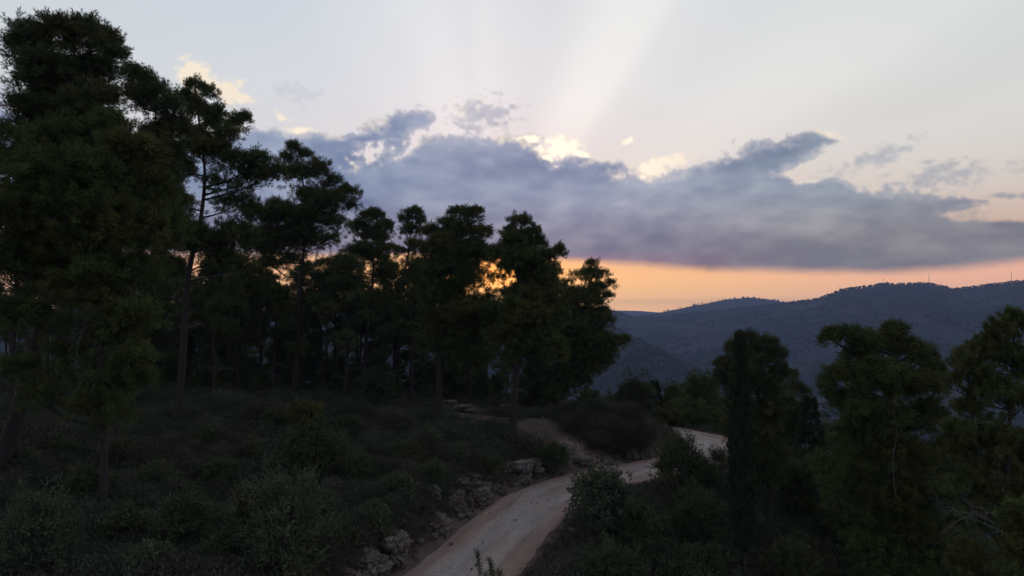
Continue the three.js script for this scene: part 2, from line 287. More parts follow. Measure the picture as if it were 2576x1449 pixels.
// ---------------------------------------------------------------- the dirt road
{
  const TW = 512, TH = 2048, LEN = 76, d = new Uint8Array(TW * TH * 4), bump = new Uint8Array(TW * TH * 4);
  for (let y = 0; y < TH; y++) for (let x = 0; x < TW; x++) {
    const u = (x / TW - 0.5) * 5, v = y / TH * LEN, o = (y * TW + x) * 4;          // metres across and along
    const w = fbm2(u * 0.5 + 3, v * 0.14, 4) - 0.5, streak = fbm2(u * 2.6 + w * 2, v * 0.22 + 4, 4) - 0.5, f = fbm2(u * 14, v * 14, 3) - 0.5, patch = fbm2(u * 0.8 + 9, v * 0.35 + 2, 4) - 0.5;
    const track = Math.exp(-(((Math.abs(u + w * 0.6) - 0.8) / 0.42) ** 2));
    const red = clamp(0.4 + 2.2 * patch + 0.9 * step(0.6, 2.1, Math.abs(u + 0.25 + w * 1.6)) - 0.32 * track);
    const stone = hash2(x * 3 + 1, y * 3 + 2) > 0.985 ? 0.16 : 0, k = 1 + 0.8 * streak + 0.55 * f + stone * 1.6 + 0.1 * track;
    const pale = [0.31, 0.262, 0.242], rust = [0.265, 0.178, 0.148];
    for (let n = 0; n < 3; n++) { const c = mix(pale[n], rust[n], red) * k; d[o + n] = 255 * clamp(c <= 0.0031 ? c * 12.92 : 1.055 * c ** (1 / 2.4) - 0.055); }
    d[o + 3] = 255; const b = 128 + 150 * f + 60 * streak + (stone ? 60 : 0); bump.set([b, b, b, 255].map((q) => clamp(q, 0, 255)), o);
  }
  const tex = (q) => { const t = new THREE.DataTexture(q, TW, TH); t.magFilter = THREE.LinearFilter; t.wrapT = t.wrapS = THREE.MirroredRepeatWrapping; t.needsUpdate = true; return t; };
  const map = tex(d); map.colorSpace = THREE.SRGBColorSpace;
  const mat = new THREE.MeshStandardMaterial({ map, bumpMap: tex(bump), bumpScale: 0.07, roughness: 0.95 });
  const pos = [], uv = [], idx = [], C = 20; let s = 0, rows = 0;
  const fineRoad = []; for (let i = 0; i < ROAD.length - 1; i++) for (let k = 0; k < 4; k++) fineRoad.push([mix(ROAD[i][0], ROAD[i + 1][0], k / 4), mix(ROAD[i][1], ROAD[i + 1][1], k / 4)]);
  for (let i = 1; i < fineRoad.length - 1; i++) {
    const [x, z] = fineRoad[i]; if (z < -25 || z > 88) continue;
    const tx = fineRoad[i + 1][0] - fineRoad[i - 1][0], tz = fineRoad[i + 1][1] - fineRoad[i - 1][1], l = Math.hypot(tx, tz), nx = -tz / l, nz = tx / l;   // towards the left
    const wl = 1.95 + (fbm2(s * 0.35, 4, 6) - 0.5) * 0.7, wr = 1.95 + (fbm2(s * 0.35, 44, 6) - 0.5) * 0.8;
    for (let c = 0; c <= C; c++) {
      const q = mix(-wr, wl, c / C), X = x + nx * q, Z = z + nz * q, e = Math.min(c, C - c);
      const rut = -0.085 * Math.exp(-(((Math.abs(q) - 0.8) / 0.3) ** 2)) + 0.11 * (fbm2(X * 0.9, Z * 0.9, 3) - 0.5);
      pos.push(X, e === 0 ? -0.11 : (e === 1 ? -0.03 : 0.0) + rut * step(0, 3, e), -Z); uv.push(q / 5 + 0.5, (s + 30) / LEN);
    }
    if (rows++) for (let c = 0; c < C; c++) { const a = (rows - 2) * (C + 1) + c, b = a + C + 1; idx.push(a, a + 1, b + 1, a, b + 1, b); }
    s += Math.hypot(fineRoad[i + 1][0] - x, fineRoad[i + 1][1] - z);
  }
  const g = new THREE.BufferGeometry(); g.setAttribute('position', new THREE.Float32BufferAttribute(pos, 3)); g.setAttribute('uv', new THREE.Float32BufferAttribute(uv, 2)); g.setIndex(idx); g.computeVertexNormals();
  const m = new THREE.Mesh(g, mat); m.name = 'dirt_road'; m.receiveShadow = true; m.castShadow = true; m.userData = { kind: 'structure', label: 'pale winding dirt road with reddish edges', category: 'road' }; scene.add(m);
}

// ---------------------------------------------------------------- building blocks of the plants
const taken = new Map();
function numbered(n) { const k = taken.get(n) ?? 0; taken.set(n, k + 1); return k ? n + '_' + String(k).padStart(3, '0') : n; }
function thing(name, label, category, position, group) {
  const o = new THREE.Group(); o.name = numbered(name); o.position.copy(position); o.userData = { label, category }; if (group) o.userData.group = group; scene.add(o); return o;
}
function part(parent, name, geometry, material, stuff) {
  const m = new THREE.Mesh(geometry, material); m.name = name; m.castShadow = m.receiveShadow = true; if (stuff) m.userData.kind = 'stuff'; parent.add(m); return m;
}
const V = (x, y, z) => new THREE.Vector3(x, y, z);
function randDir(r) { const z = r() * 2 - 1, a = r() * Math.PI * 2, s = Math.sqrt(1 - z * z); return V(Math.cos(a) * s, z, Math.sin(a) * s); }

// a tapered tube along points, with its own uneven radius
function tube(points, r0, r1, sides, rings, wob = 0, flare = 0, cap = true) {
  const curve = points.length > 2 ? new THREE.CatmullRomCurve3(points) : new THREE.LineCurve3(points[0], points[1]);
  const fr = curve.computeFrenetFrames(rings, false), pos = [], uv = [], idx = [], len = curve.getLength();
  for (let i = 0; i <= rings; i++) {
    const t = i / rings, p = curve.getPointAt(t), R = mix(r0, r1, t) * (1 + flare * Math.exp(-t * len / 0.45));
    for (let j = 0; j <= sides; j++) {
      const a = j / sides * Math.PI * 2, q = R * (1 + wob * (noise3(Math.cos(a) * 1.3 + p.x, t * len * 0.9 + p.y, Math.sin(a) * 1.3 + p.z) - 0.5));
      pos.push(p.x + (fr.normals[i].x * Math.cos(a) + fr.binormals[i].x * Math.sin(a)) * q, p.y + (fr.normals[i].y * Math.cos(a) + fr.binormals[i].y * Math.sin(a)) * q, p.z + (fr.normals[i].z * Math.cos(a) + fr.binormals[i].z * Math.sin(a)) * q);
      uv.push(j / sides * Math.max(1, Math.round(R * 6.28 / 0.5)), t * len / 0.8);
    }
  }
  for (let i = 0; i < rings; i++) for (let j = 0; j < sides; j++) { const a = i * (sides + 1) + j, b = a + sides + 1; idx.push(a, a + 1, b + 1, a, b + 1, b); }
  const g = new THREE.BufferGeometry(); g.setAttribute('position', new THREE.Float32BufferAttribute(pos, 3)); g.setAttribute('uv', new THREE.Float32BufferAttribute(uv, 2)); g.setIndex(idx); g.computeVertexNormals(); return g;
}
const barkMat = new THREE.MeshPhysicalMaterial({ specularIntensity: 0.3, color: new THREE.Color().setRGB(0.06, 0.052, 0.047), roughness: 0.95, bumpMap: barkGrain, bumpScale: 0.03 });
const deadMat = new THREE.MeshStandardMaterial({ color: new THREE.Color().setRGB(0.14, 0.13, 0.122), roughness: 0.9 });
const leafy = (r, g, b) => new THREE.MeshPhysicalMaterial({ color: new THREE.Color().setRGB(r, g, b), roughness: 0.8, specularIntensity: 0.3, side: THREE.DoubleSide });
const needleMat = leafy(0.108, 0.132, 0.042), darkNeedleMat = leafy(0.095, 0.114, 0.044), leafMat = leafy(0.082, 0.1, 0.045), greyLeafMat = leafy(0.112, 0.122, 0.07), cypressMat = leafy(0.055, 0.07, 0.033), scrubMat = leafy(0.09, 0.086, 0.06), grassMat = leafy(0.11, 0.088, 0.058);

class Blades {
  constructor() { this.p = []; }
  blade(o, d, len, w, r) {                          // a thin leaf, one triangle
    const s = randDir(r).cross(d).normalize().multiplyScalar(w / 2), e = o.clone().addScaledVector(d, len);
    this.p.push(o.x - s.x, o.y - s.y, o.z - s.z, o.x + s.x, o.y + s.y, o.z + s.z, e.x, e.y, e.z);
  }
  leaf(o, d, len, w, r) {                           // a broad leaf: four triangles folded along the midrib
    const s = randDir(r).cross(d).normalize(), n = s.clone().cross(d).multiplyScalar(w * 0.22), e = o.clone().addScaledVector(d, len), m = o.clone().addScaledVector(d, len * 0.45).add(n);
    const a = o.clone().addScaledVector(d, len * 0.45).addScaledVector(s, w / 2), b = o.clone().addScaledVector(d, len * 0.45).addScaledVector(s, -w / 2);
    for (const [i, j, k] of [[o, a, m], [a, e, m], [e, b, m], [b, o, m]]) this.p.push(i.x, i.y, i.z, j.x, j.y, j.z, k.x, k.y, k.z);
  }
  build() { const g = new THREE.BufferGeometry(); g.setAttribute('position', new THREE.Float32BufferAttribute(this.p, 3)); g.computeVertexNormals(); return g; }
}
function pineSprig(seed, long = 1, spread = 0.75, up = 0.45) {      // a branchlet with brushes of needles at its shoot tips, along +y
  const r = rng(seed), b = new Blades(), shoots = [];
  for (let k = 0; k < 8; k++) {
    const t = k === 7 ? 1 : 0.25 + 0.7 * (k / 7), o = V(0, t * 0.26, 0), d = k === 7 ? V(0, 1, 0) : V(Math.cos(k * 2.4) * spread, up + r() * 0.4, Math.sin(k * 2.4) * spread).normalize();
    shoots.push([o, d, (k === 7 ? 0.18 : 0.12 + r() * 0.12)]);
  }
  for (const [o, d, l] of shoots) {
    b.blade(o, d, l, 0.012, r);
    for (let i = 0; i < 13; i++) { const q = o.clone().addScaledVector(d, l * (0.35 + 0.65 * r())); b.blade(q, d.clone().multiplyScalar(0.75).add(randDir(r).multiplyScalar(0.85)).normalize(), (0.085 + r() * 0.06) * long, 0.017, r); }
  }
  b.blade(V(0, 0, 0), V(0, 1, 0), 0.3, 0.02, r);
  return b.build();
}
function leafSprig(seed, size = 1, n = 26) {
  const r = rng(seed), b = new Blades();
  for (let k = 0; k < 4; k++) {
    const d = k ? V(Math.cos(k * 2.1) * 0.6, 0.8, Math.sin(k * 2.1) * 0.6).normalize() : V(0, 1, 0), l = 0.22 + r() * 0.12; b.blade(V(0, 0, 0), d, l, 0.012, r);
    for (let i = 0; i < n / 4; i++) b.leaf(V(0, 0, 0).addScaledVector(d, l * (0.25 + 0.75 * r())), d.clone().multiplyScalar(0.55).add(randDir(r)).normalize(), (0.055 + r() * 0.03) * size, (0.028 + r() * 0.014) * size, r);
  }
  return b.build();
}
function cypressSprig(seed) {
  const r = rng(seed), b = new Blades();
  for (let k = 0; k < 9; k++) {
    const o = V((r() - 0.5) * 0.12, r() * 0.2, (r() - 0.5) * 0.12), d = V((r() - 0.5) * 0.5, 1, (r() - 0.5) * 0.5).normalize();
    for (let i = 0; i < 7; i++) b.blade(o.clone().addScaledVector(d, i * 0.022), d.clone().add(randDir(r).multiplyScalar(0.5)).normalize(), 0.07 + r() * 0.04, 0.02, r);
  }
  return b.build();
}
function scrubClump(seed, n = 280) {                // a low dome of small leaves on twigs
  const r = rng(seed), b = new Blades();
  for (let i = 0; i < n; i++) {
    const d = randDir(r); d.y = Math.abs(d.y); const q = 0.45 + 0.55 * Math.sqrt(r()), lump = 0.75 + 0.5 * noise3(d.x * 2.2 + seed, d.y * 2.2, d.z * 2.2), o = V(d.x * 0.36 * q * lump, d.y * 0.34 * q * lump, d.z * 0.36 * q * lump);
    b.blade(o, d.clone().add(V(0, 0.3, 0)).add(randDir(r).multiplyScalar(0.9)).normalize(), 0.028 + r() * 0.032, 0.015 + r() * 0.01, r);
    if (i % 14 === 0) b.blade(V(d.x * 0.05, 0, d.z * 0.05), d.clone().add(V(0, 0.25, 0)).normalize(), 0.4 + 0.12 * r(), 0.01, r);
  }
  return b.build();
}
const SPRIGS = [1, 2, 3].map((k) => pineSprig(k)), LONGSPRIGS = [4, 5].map((k) => pineSprig(k, 1.15, 0.35, 0.9)), LEAFSPRIGS = [6, 7].map((k) => leafSprig(k)), BIGLEAF = leafSprig(8, 1.5, 22), CYPRESS = cypressSprig(9);

const YUP = V(0, 1, 0), _q = new THREE.Quaternion(), _q2 = new THREE.Quaternion(), _m = new THREE.Matrix4(), _s = V(1, 1, 1);
class Foliage {
  constructor(seed) { this.r = rng(seed); this.m = []; this.c = []; }
  add(p, d, scale, tint) {
    _q.setFromUnitVectors(YUP, d); _q2.setFromAxisAngle(YUP, this.r() * 6.283); _q.multiply(_q2); _s.setScalar(scale); _m.compose(p, _q, _s); this.m.push(..._m.elements); this.c.push(...tint);
  }
  // sprigs through the outer part of a lumpy pad; pads are built of smaller pads so that the outline stays uneven
  lobe(c, rx, ry, rz, density, o = {}) {
    const r = this.r, R = (rx + rz) / 2, n = Math.round(8 + 11 * R), size = o.size ?? 1, warm = 0.8 + 0.4 * r();
    const put = (p, e, tone) => {
      const out = p.clone().sub(c).normalize(), dir = out.multiplyScalar(0.55).add(e.multiplyScalar(0.35)).add(V(0, o.up ?? 0.55, 0)).add(randDir(r).multiplyScalar(0.45)).normalize();
      const t = tone * (0.7 + 0.6 * r()), y = warm * (0.85 + 0.3 * r()) * (o.yellow ?? 1);
      this.add(p, dir, size * (0.7 + 0.75 * r() ** 1.5), [t * mix(1, y, 0.7), t, t * mix(1, 0.9, y - 0.5)]);
    };
    let total = 0;
    for (let i = 0; i < n; i++) {                    // small tufted clumps
      const d = randDir(r), far = 0.3 + 0.5 * r(); if (d.y < -0.25) d.y *= -0.6;
      const q = V(c.x + d.x * rx * far, c.y + d.y * ry * far, c.z + d.z * rz * far), k = 0.2 + 0.2 * r(), sx = Math.max(rx * k, 0.2), sy = Math.max(ry * k * 1.1, 0.18), sz = Math.max(rz * k, 0.2);
      const count = Math.round(density * sx * sz * 4.4 / (size * size)), tone = 0.72 + 0.56 * r(); total += count;
      for (let s = 0; s < count; s++) {
        const e = randDir(r), f = 0.4 + 0.65 * Math.sqrt(r()); if (e.y < 0 && r() < 0.45) e.y = -e.y;
        put(V(q.x + e.x * sx * f, q.y + e.y * sy * f, q.z + e.z * sz * f), e, tone);
      }
    }
    for (let s = 0; s < total * 0.5; s++) { const e = randDir(r), f = 0.25 + 0.95 * r(); put(V(c.x + e.x * rx * f, c.y + e.y * ry * f, c.z + e.z * rz * f), e, 0.95); }   // loose sprays between the clumps
  }
  build(parent, name, geometry, material) {
    const n = this.m.length / 16, im = new THREE.InstancedMesh(geometry, material, n); im.instanceMatrix.array.set(this.m); im.instanceColor = new THREE.InstancedBufferAttribute(new Float32Array(this.c), 3);
    im.name = name; im.castShadow = im.receiveShadow = true; im.userData.kind = 'stuff'; parent.add(im); return im;
  }
}
let sprigCount = 0;
// a limb from the stem to a pad, with forks inside the pad
function limbGeometry(from, to, r0, R, r, sag = 0.12, forks = 9, split = false) {
  const l = from.distanceTo(to), mid = from.clone().lerp(to, 0.5).add(V((r() - 0.5) * l * 0.16, -sag * l + (r() - 0.4) * l * 0.1, (r() - 0.5) * l * 0.16)), end = to.clone();
  const parts = [tube([from, mid, end], r0, Math.max(0.012, r0 * 0.35), 6, Math.max(5, Math.round(l * 2)), 0.2)];
  for (let i = 0; i < forks; i++) {
    const t = 0.45 + 0.55 * r(), o = t < 0.5 ? from.clone().lerp(mid, t * 2) : mid.clone().lerp(end, (t - 0.5) * 2), d = randDir(r).multiplyScalar(R * (0.55 + 0.45 * r())); d.y = Math.abs(d.y) * 0.8;
    const e = end.clone().add(d), m = o.clone().lerp(e, 0.5).add(randDir(r).multiplyScalar(R * 0.14));
    parts.push(tube([o, m, e], Math.max(0.012, r0 * 0.3), 0.006, 3, 5));
  }
  return split ? [parts[0], mergeGeometries(parts.slice(1))] : mergeGeometries(parts);
}
// dead drooping branch with fine side twigs
function deadBranch(points, r0, r, twigs, droop = 0.7, tl = 0.8) {
  const c = new THREE.CatmullRomCurve3(points), parts = [tube(points, r0, 0.006, 5, 14, 0.2)];
  for (let i = 0; i < twigs; i++) {
    const t = 0.15 + 0.85 * r(), o = c.getPoint(t), d = randDir(r); d.y = d.y * 0.5 - droop; d.normalize(); const l = tl * (0.4 + 0.6 * r());
    const e = o.clone().addScaledVector(d, l), m = o.clone().lerp(e, 0.5).add(randDir(r).multiplyScalar(l * 0.15)); m.y += l * 0.1;
    parts.push(tube([o, m, e], Math.max(0.008, r0 * 0.35), 0.004, 3, 4));
    for (let k = 0; k < 2; k++) { const f = m.clone().lerp(e, r()); const d2 = randDir(r); d2.y -= droop; parts.push(tube([f, f.clone().addScaledVector(d2.normalize(), l * 0.45)], 0.007, 0.004, 3, 1)); }
  }
  return mergeGeometries(parts);
}

// A pine: stem through photograph points at one depth, pads of needles [px, py, half width, half height, depth offset, density] and further pads on the sides one cannot trace.
function pine(o) {
  const r = rng(o.seed), D = o.depth ?? onGround(o.stem[0][0], o.stem[0][1])[1];
  const first = at(o.stem[0][0], o.stem[0][1], D), base = G(first.x, D); base.y -= 0.12;
  const root = thing(o.name ?? 'pine_tree', o.label, 'tree', base, o.group), local = (p) => p.sub(base);
  const pts = [V(0, 0, 0)];
  for (const [px, py, dz] of o.stem.slice(o.depth ? 0 : 1)) { const p = local(at(px, py, D + (dz ?? 0))); if (p.y > 0.6) pts.push(p); }
  const stem = new THREE.CatmullRomCurve3(pts), top = pts[pts.length - 1].y;
  part(root, 'trunk', tube(pts, o.radius, 0.03, 12, 44, 0.22, 0.35), barkMat);
  const stemAt = (y) => { let lo = 0, hi = 1; for (let i = 0; i < 18; i++) { const m = (lo + hi) / 2; stem.getPoint(m).y < y ? lo = m : hi = m; } return stem.getPoint(lo); };
  const f = new Foliage(o.seed + 1), geo = o.sprig ?? SPRIGS[o.seed % 3];
  const lobes = o.pads.map(([px, py, w, h, dz, den]) => { const depth = D + (dz ?? 0), k = depth / FOCAL; return [local(at(px, py, depth)), w * k, h * k, (o.deep ?? 1) * w * k, den ?? 1]; });
  for (let i = 0; i < (o.extra ?? 0); i++) {         // pads on the other sides of the stem
    const y = top * mix(o.low ?? 0.45, 0.93, r()), s = stemAt(y), a = r() * 6.283, reach = (o.reach ?? 2.2) * (1 - 0.55 * clamp((y / top - 0.5) * 2)) * (0.5 + 0.5 * r()), R = (o.padSize ?? 0.9) * (0.7 + 0.5 * r());
    if (Math.sin(a) > 0.3 && o.backOnly) continue;
    lobes.push([V(s.x + Math.cos(a) * reach * (o.narrow ?? 1), y, s.z + Math.sin(a) * reach), R, R * 0.6, R, 0.8]);
  }
  for (const [c, rx, ry, rz, den] of lobes) {
    const less = (v, k) => Math.max(v * 0.7, v - k);
    f.lobe(c, less(rx, 0.15), less(Math.max(ry, rx * 0.66), 0.13), less(rz, 0.15), 22 * den * (o.density ?? 1), { size: o.sprigSize ?? 0.88, up: o.up, yellow: o.yellow });
    const out = Math.hypot(c.x - stemAt(Math.min(c.y, top)).x, c.z - stemAt(Math.min(c.y, top)).z), s = stemAt(clamp(c.y - out * 0.28 - 0.2, top * 0.2, top * 0.96));
    if (out > 0.7 && den > 0.45) { const q = s.clone().lerp(c, 0.6), k = 0.62 * rx + 0.12; q.y -= 0.1 * rx; f.lobe(q, k, k * 0.7, k, 8 * den * (o.density ?? 1), { size: o.sprigSize ?? 0.88, up: o.up, yellow: o.yellow }); }   // inner needles along the limb
    const [wood, twigs] = limbGeometry(s, c, clamp(0.018 + 0.016 * (rx + out * 0.5), 0.02, o.radius * 0.5), Math.max(rx, ry), r, 0.08, Math.round(6 + rx * 4), true);
    part(part(root, 'limb', wood, barkMat), 'twigs', twigs, barkMat, true);
  }
  f.build(root, 'crown', geo, o.material ?? needleMat); sprigCount += f.m.length / 16;
  for (const [list, rad, tw, droop, tl] of o.dead ?? []) part(root, 'dead_branch', deadBranch(list.map(([px, py, dz]) => local(at(px, py, D + (dz ?? 0)))), rad, r, tw, droop, tl), deadMat);
  for (let i = 0; i < (o.snags ?? 0); i++) {         // bare stubs low on the stem
    const y = top * mix(0.22, 0.6, r()), s = stemAt(y), a = r() * 6.283, l = 0.6 + r() * 1.5, e = V(s.x + Math.cos(a) * l, y + (r() - 0.35) * l * 0.5, s.z + Math.sin(a) * l);
    part(root, 'dead_branch', deadBranch([s, s.clone().lerp(e, 0.5).add(V(0, 0.1, 0)), e], 0.02, r, 7, 0.2, 0.6), deadMat);
  }
  return root;
}

// ---------------------------------------------------------------- pines on the left
pine({ seed: 11, depth: 27, stem: [[-6, 1190], [30, 1085], [108, 800], [140, 640], [165, 400], [185, 150], [190, 70]], radius: 0.34, low: 0.62, extra: 9, reach: 2.6, padSize: 1.0, density: 1.1,
  label: 'tallest pine at the left edge with a broad rounded dark crown', group: 'pines on the slope left of the road', material: darkNeedleMat,
  pads: [[80, 105, 62, 55, 0.4], [150, 82, 60, 42, -0.5], [215, 90, 52, 46, 0.8], [262, 118, 52, 55, 0], [292, 150, 30, 40, -0.3], [45, 130, 35, 50, 0.5], [115, 175, 80, 55, -0.8], [205, 190, 80, 55, 0.6], [75, 215, 48, 45, 0.9], [150, 250, 78, 45, 1], [240, 255, 66, 42, -0.6], [90, 275, 45, 30, -0.2], [200, 300, 60, 30, 0.8, 0.6]],
  dead: [[[[130, 690, 0], [175, 690, -0.6], [215, 720, -1.2], [240, 780, -1.6]], 0.03, 26, 0.9, 1.3], [[[120, 740, 0], [90, 790, -0.7], [60, 880, -1.2], [20, 950, -1.6]], 0.028, 22, 0.8, 1.1]] });
pine({ seed: 12, depth: 33, stem: [[290, 1100], [310, 900], [350, 650], [380, 420], [395, 240]], radius: 0.2, low: 0.6, extra: 7, reach: 2.2, padSize: 0.9,
  label: 'pine with a lower flat crown between the tallest pine and the next one', group: 'pines on the slope left of the road', material: darkNeedleMat,
  pads: [[342, 198, 38, 34, 0], [372, 215, 40, 34, 0.5], [405, 245, 38, 34, 0], [428, 280, 42, 38, -0.4], [350, 262, 36, 22, 0.6, 0.6], [440, 325, 46, 40, 0.3], [385, 345, 52, 36, -0.3], [330, 240, 30, 25, -0.5], [415, 390, 52, 40, 0.2], [370, 430, 50, 35, 0.8]] });
pine({ seed: 13, depth: 24.5, stem: [[262, 1140], [258, 1000], [246, 750], [250, 520], [276, 322]], radius: 0.14, low: 0.5, extra: 8, reach: 2.4, padSize: 0.9, density: 1.0,
  label: 'near green pine whose dense foliage fills the left side down to the scrub', group: 'pines on the slope left of the road',
  pads: [[283, 318, 42, 34, 0], [235, 365, 95, 50, 0.6], [135, 385, 100, 52, 0.9], [335, 395, 90, 52, -0.5], [60, 425, 95, 60, 0.8], [12, 345, 34, 34, 1.2], [205, 470, 150, 70, -0.8], [375, 490, 80, 60, 0.2], [70, 545, 115, 75, -0.3], [300, 580, 135, 75, -0.4], [425, 570, 60, 52, 0.6], [140, 640, 120, 60, 0.8, 0.8], [25, 680, 90, 70, 0.4, 0.8], [330, 690, 95, 50, 0.2, 0.7], [215, 735, 95, 48, -0.6, 0.6], [60, 800, 85, 55, 0.2, 0.6], [345, 800, 60, 45, 0.5, 0.6], [265, 860, 70, 45, 0.3, 0.55], [352, 905, 42, 42, -0.6, 1.1], [318, 965, 62, 38, -0.2, 0.9], [40, 940, 70, 50, 0.3, 0.55], [165, 900, 70, 45, 0.8, 0.5], [255, 985, 70, 36, 0.2, 0.6], [205, 1030, 52, 30, -0.3, 0.5], [300, 1050, 46, 28, -0.4, 0.5], [95, 1010, 52, 32, 0.2, 0.45]],
  dead: [[[[250, 720, 0], [285, 705, -0.5], [320, 722, -0.9], [352, 742, -1.2]], 0.022, 16, 0.3, 0.6], [[[252, 830, 0], [222, 820, -0.4], [200, 850, -0.7], [190, 930, -0.9]], 0.02, 22, 1.0, 0.8], [[[256, 960, 0], [215, 950, -0.3], [190, 1000, -0.5], [178, 1070, -0.6]], 0.02, 24, 0.9, 0.6], [[[256, 900, 0], [300, 870, -0.4], [318, 880, -0.6], [325, 920, -0.8]], 0.018, 14, 0.8, 0.5]] });
pine({ seed: 14, stem: [[445, 1066], [460, 900], [470, 720], [484, 640], [506, 545], [515, 430], [502, 320], [492, 215]], radius: 0.24, low: 0.7, extra: 4, reach: 2.0, padSize: 0.8, snags: 5,
  label: 'tall leaning pine with a bare middle trunk and a pale dead side branch', group: 'pines on the slope left of the road',
  pads: [[490, 222, 24, 26, 0], [525, 236, 24, 26, 0.3], [462, 250, 26, 26, -0.3], [500, 282, 44, 34, 0.2], [548, 288, 24, 26, 0], [594, 318, 26, 30, 0], [615, 302, 14, 18, 0.2], [572, 345, 36, 26, -0.3], [480, 345, 50, 32, 0.5], [530, 380, 56, 34, -0.4], [440, 415, 46, 38, 0.4], [600, 405, 42, 28, -0.5], [650, 412, 46, 30, -0.8], [690, 438, 38, 28, -0.6], [640, 452, 55, 18, 0.4, 0.45], [555, 470, 60, 14, -0.2, 0.28], [590, 520, 70, 20, 0.3, 0.3], [430, 500, 45, 44, 0.5], [465, 590, 62, 42, -0.5], [520, 620, 60, 38, 0.8, 0.8], [420, 600, 40, 40, 0.3], [590, 590, 62, 34, 0.5, 0.6], [430, 670, 30, 26, 0.5, 0.5], [560, 655, 50, 26, 1, 0.5], [612, 668, 46, 26, 0.8, 0.4], [540, 735, 46, 30, 1.2, 0.4], [415, 740, 36, 30, 0.8, 0.4]],
  dead: [[[[472, 706, 0], [520, 697, -0.4], [570, 690, -0.7], [645, 690, -1.0]], 0.024, 12, 0.25, 0.6], [[[470, 705, 0], [445, 706, -0.3], [420, 712, -0.6], [398, 716, -0.8]], 0.018, 8, 0.3, 0.5], [[[508, 520, 0], [470, 500, 0.3], [450, 498, 0.5], [440, 505, 0.6]], 0.03, 14, 0.2, 0.7], [[[508, 470, 0], [560, 478, -0.3], [620, 484, -0.6], [665, 470, -0.8]], 0.05, 26, 0.1, 0.7]] });
pine({ seed: 15, stem: [[738, 1006], [748, 850], [756, 700], [768, 590], [764, 470], [742, 372]], radius: 0.23, low: 0.66, extra: 4, reach: 2.0, padSize: 0.8, snags: 5,
  label: 'pine with a tall tufted top standing out against the grey cloud', group: 'pines on the slope left of the road',
  pads: [[738, 380, 28, 26, 0], [768, 400, 26, 26, 0.3], [722, 402, 18, 20, -0.2], [805, 432, 36, 34, 0], [745, 442, 40, 30, -0.4], [840, 462, 26, 26, 0.2], [875, 490, 34, 28, 0], [830, 508, 46, 30, -0.5], [780, 502, 46, 34, 0.5], [886, 522, 20, 16, 0.3, 0.7], [775, 550, 56, 36, -0.3], [705, 535, 46, 30, -0.6], [650, 545, 46, 26, -0.4], [850, 570, 44, 16, 0.3, 0.35], [830, 610, 40, 18, -0.4, 0.35], [760, 605, 60, 34, 0.5, 0.8], [690, 600, 54, 34, 0.4], [640, 620, 50, 34, 0.9], [730, 655, 36, 22, 0.6, 0.5], [690, 672, 44, 24, 0.8, 0.4], [820, 672, 44, 18, 0.4, 0.35], [862, 715, 44, 26, 0.8, 0.45], [645, 735, 56, 36, 0.9, 0.5], [700, 745, 36, 26, 0.3, 0.4], [815, 765, 46, 30, 0.6, 0.45]],
  dead: [[[[768, 560, 0], [810, 556, -0.3], [845, 566, -0.5], [880, 588, -0.7]], 0.035, 24, 0.25, 0.7], [[[764, 640, 0], [800, 635, -0.3], [830, 650, -0.5], [845, 660, -0.6]], 0.025, 16, 0.3, 0.6], [[[752, 790, 0], [720, 770, 0.3], [690, 765, 0.5], [670, 775, 0.6]], 0.02, 10, 0.3, 0.5]] });
pine({ seed: 16, depth: 57, stem: [[912, 985], [922, 850], [938, 700], [938, 540]], radius: 0.18, low: 0.6, extra: 3, reach: 1.8, padSize: 0.9,
  label: 'slim pine with a rounded top just right of the tufted pine', group: 'pines on the slope left of the road',
  pads: [[936, 548, 36, 24, 0], [905, 575, 30, 26, 0.5], [968, 575, 30, 28, -0.4], [938, 600, 46, 30, 0.2], [905, 640, 46, 28, -0.5, 0.8], [985, 632, 24, 22, 0.3, 0.8], [950, 655, 34, 22, 0.6, 0.6], [865, 665, 40, 24, 0.5, 0.6], [930, 760, 50, 30, 0, 0.5]] });
pine({ seed: 17, depth: 60, stem: [[994, 985], [1000, 850], [1014, 720], [1030, 620], [1040, 535]], radius: 0.16, low: 0.6, extra: 2, reach: 1.6, padSize: 0.8, density: 0.75,
  label: 'thin airy pine between two fuller crowns', group: 'pines on the slope left of the road',
  pads: [[1040, 540, 30, 20, 0], [1018, 556, 22, 18, 0.4], [1060, 562, 18, 22, -0.3], [1034, 585, 34, 22, 0.2, 0.7], [1052, 620, 26, 18, -0.4, 0.5], [1016, 640, 30, 20, 0.4, 0.5], [1040, 668, 40, 18, 0.2, 0.4], [1000, 690, 30, 16, 0.5, 0.4], [1025, 790, 50, 30, 0.3, 0.5]] });
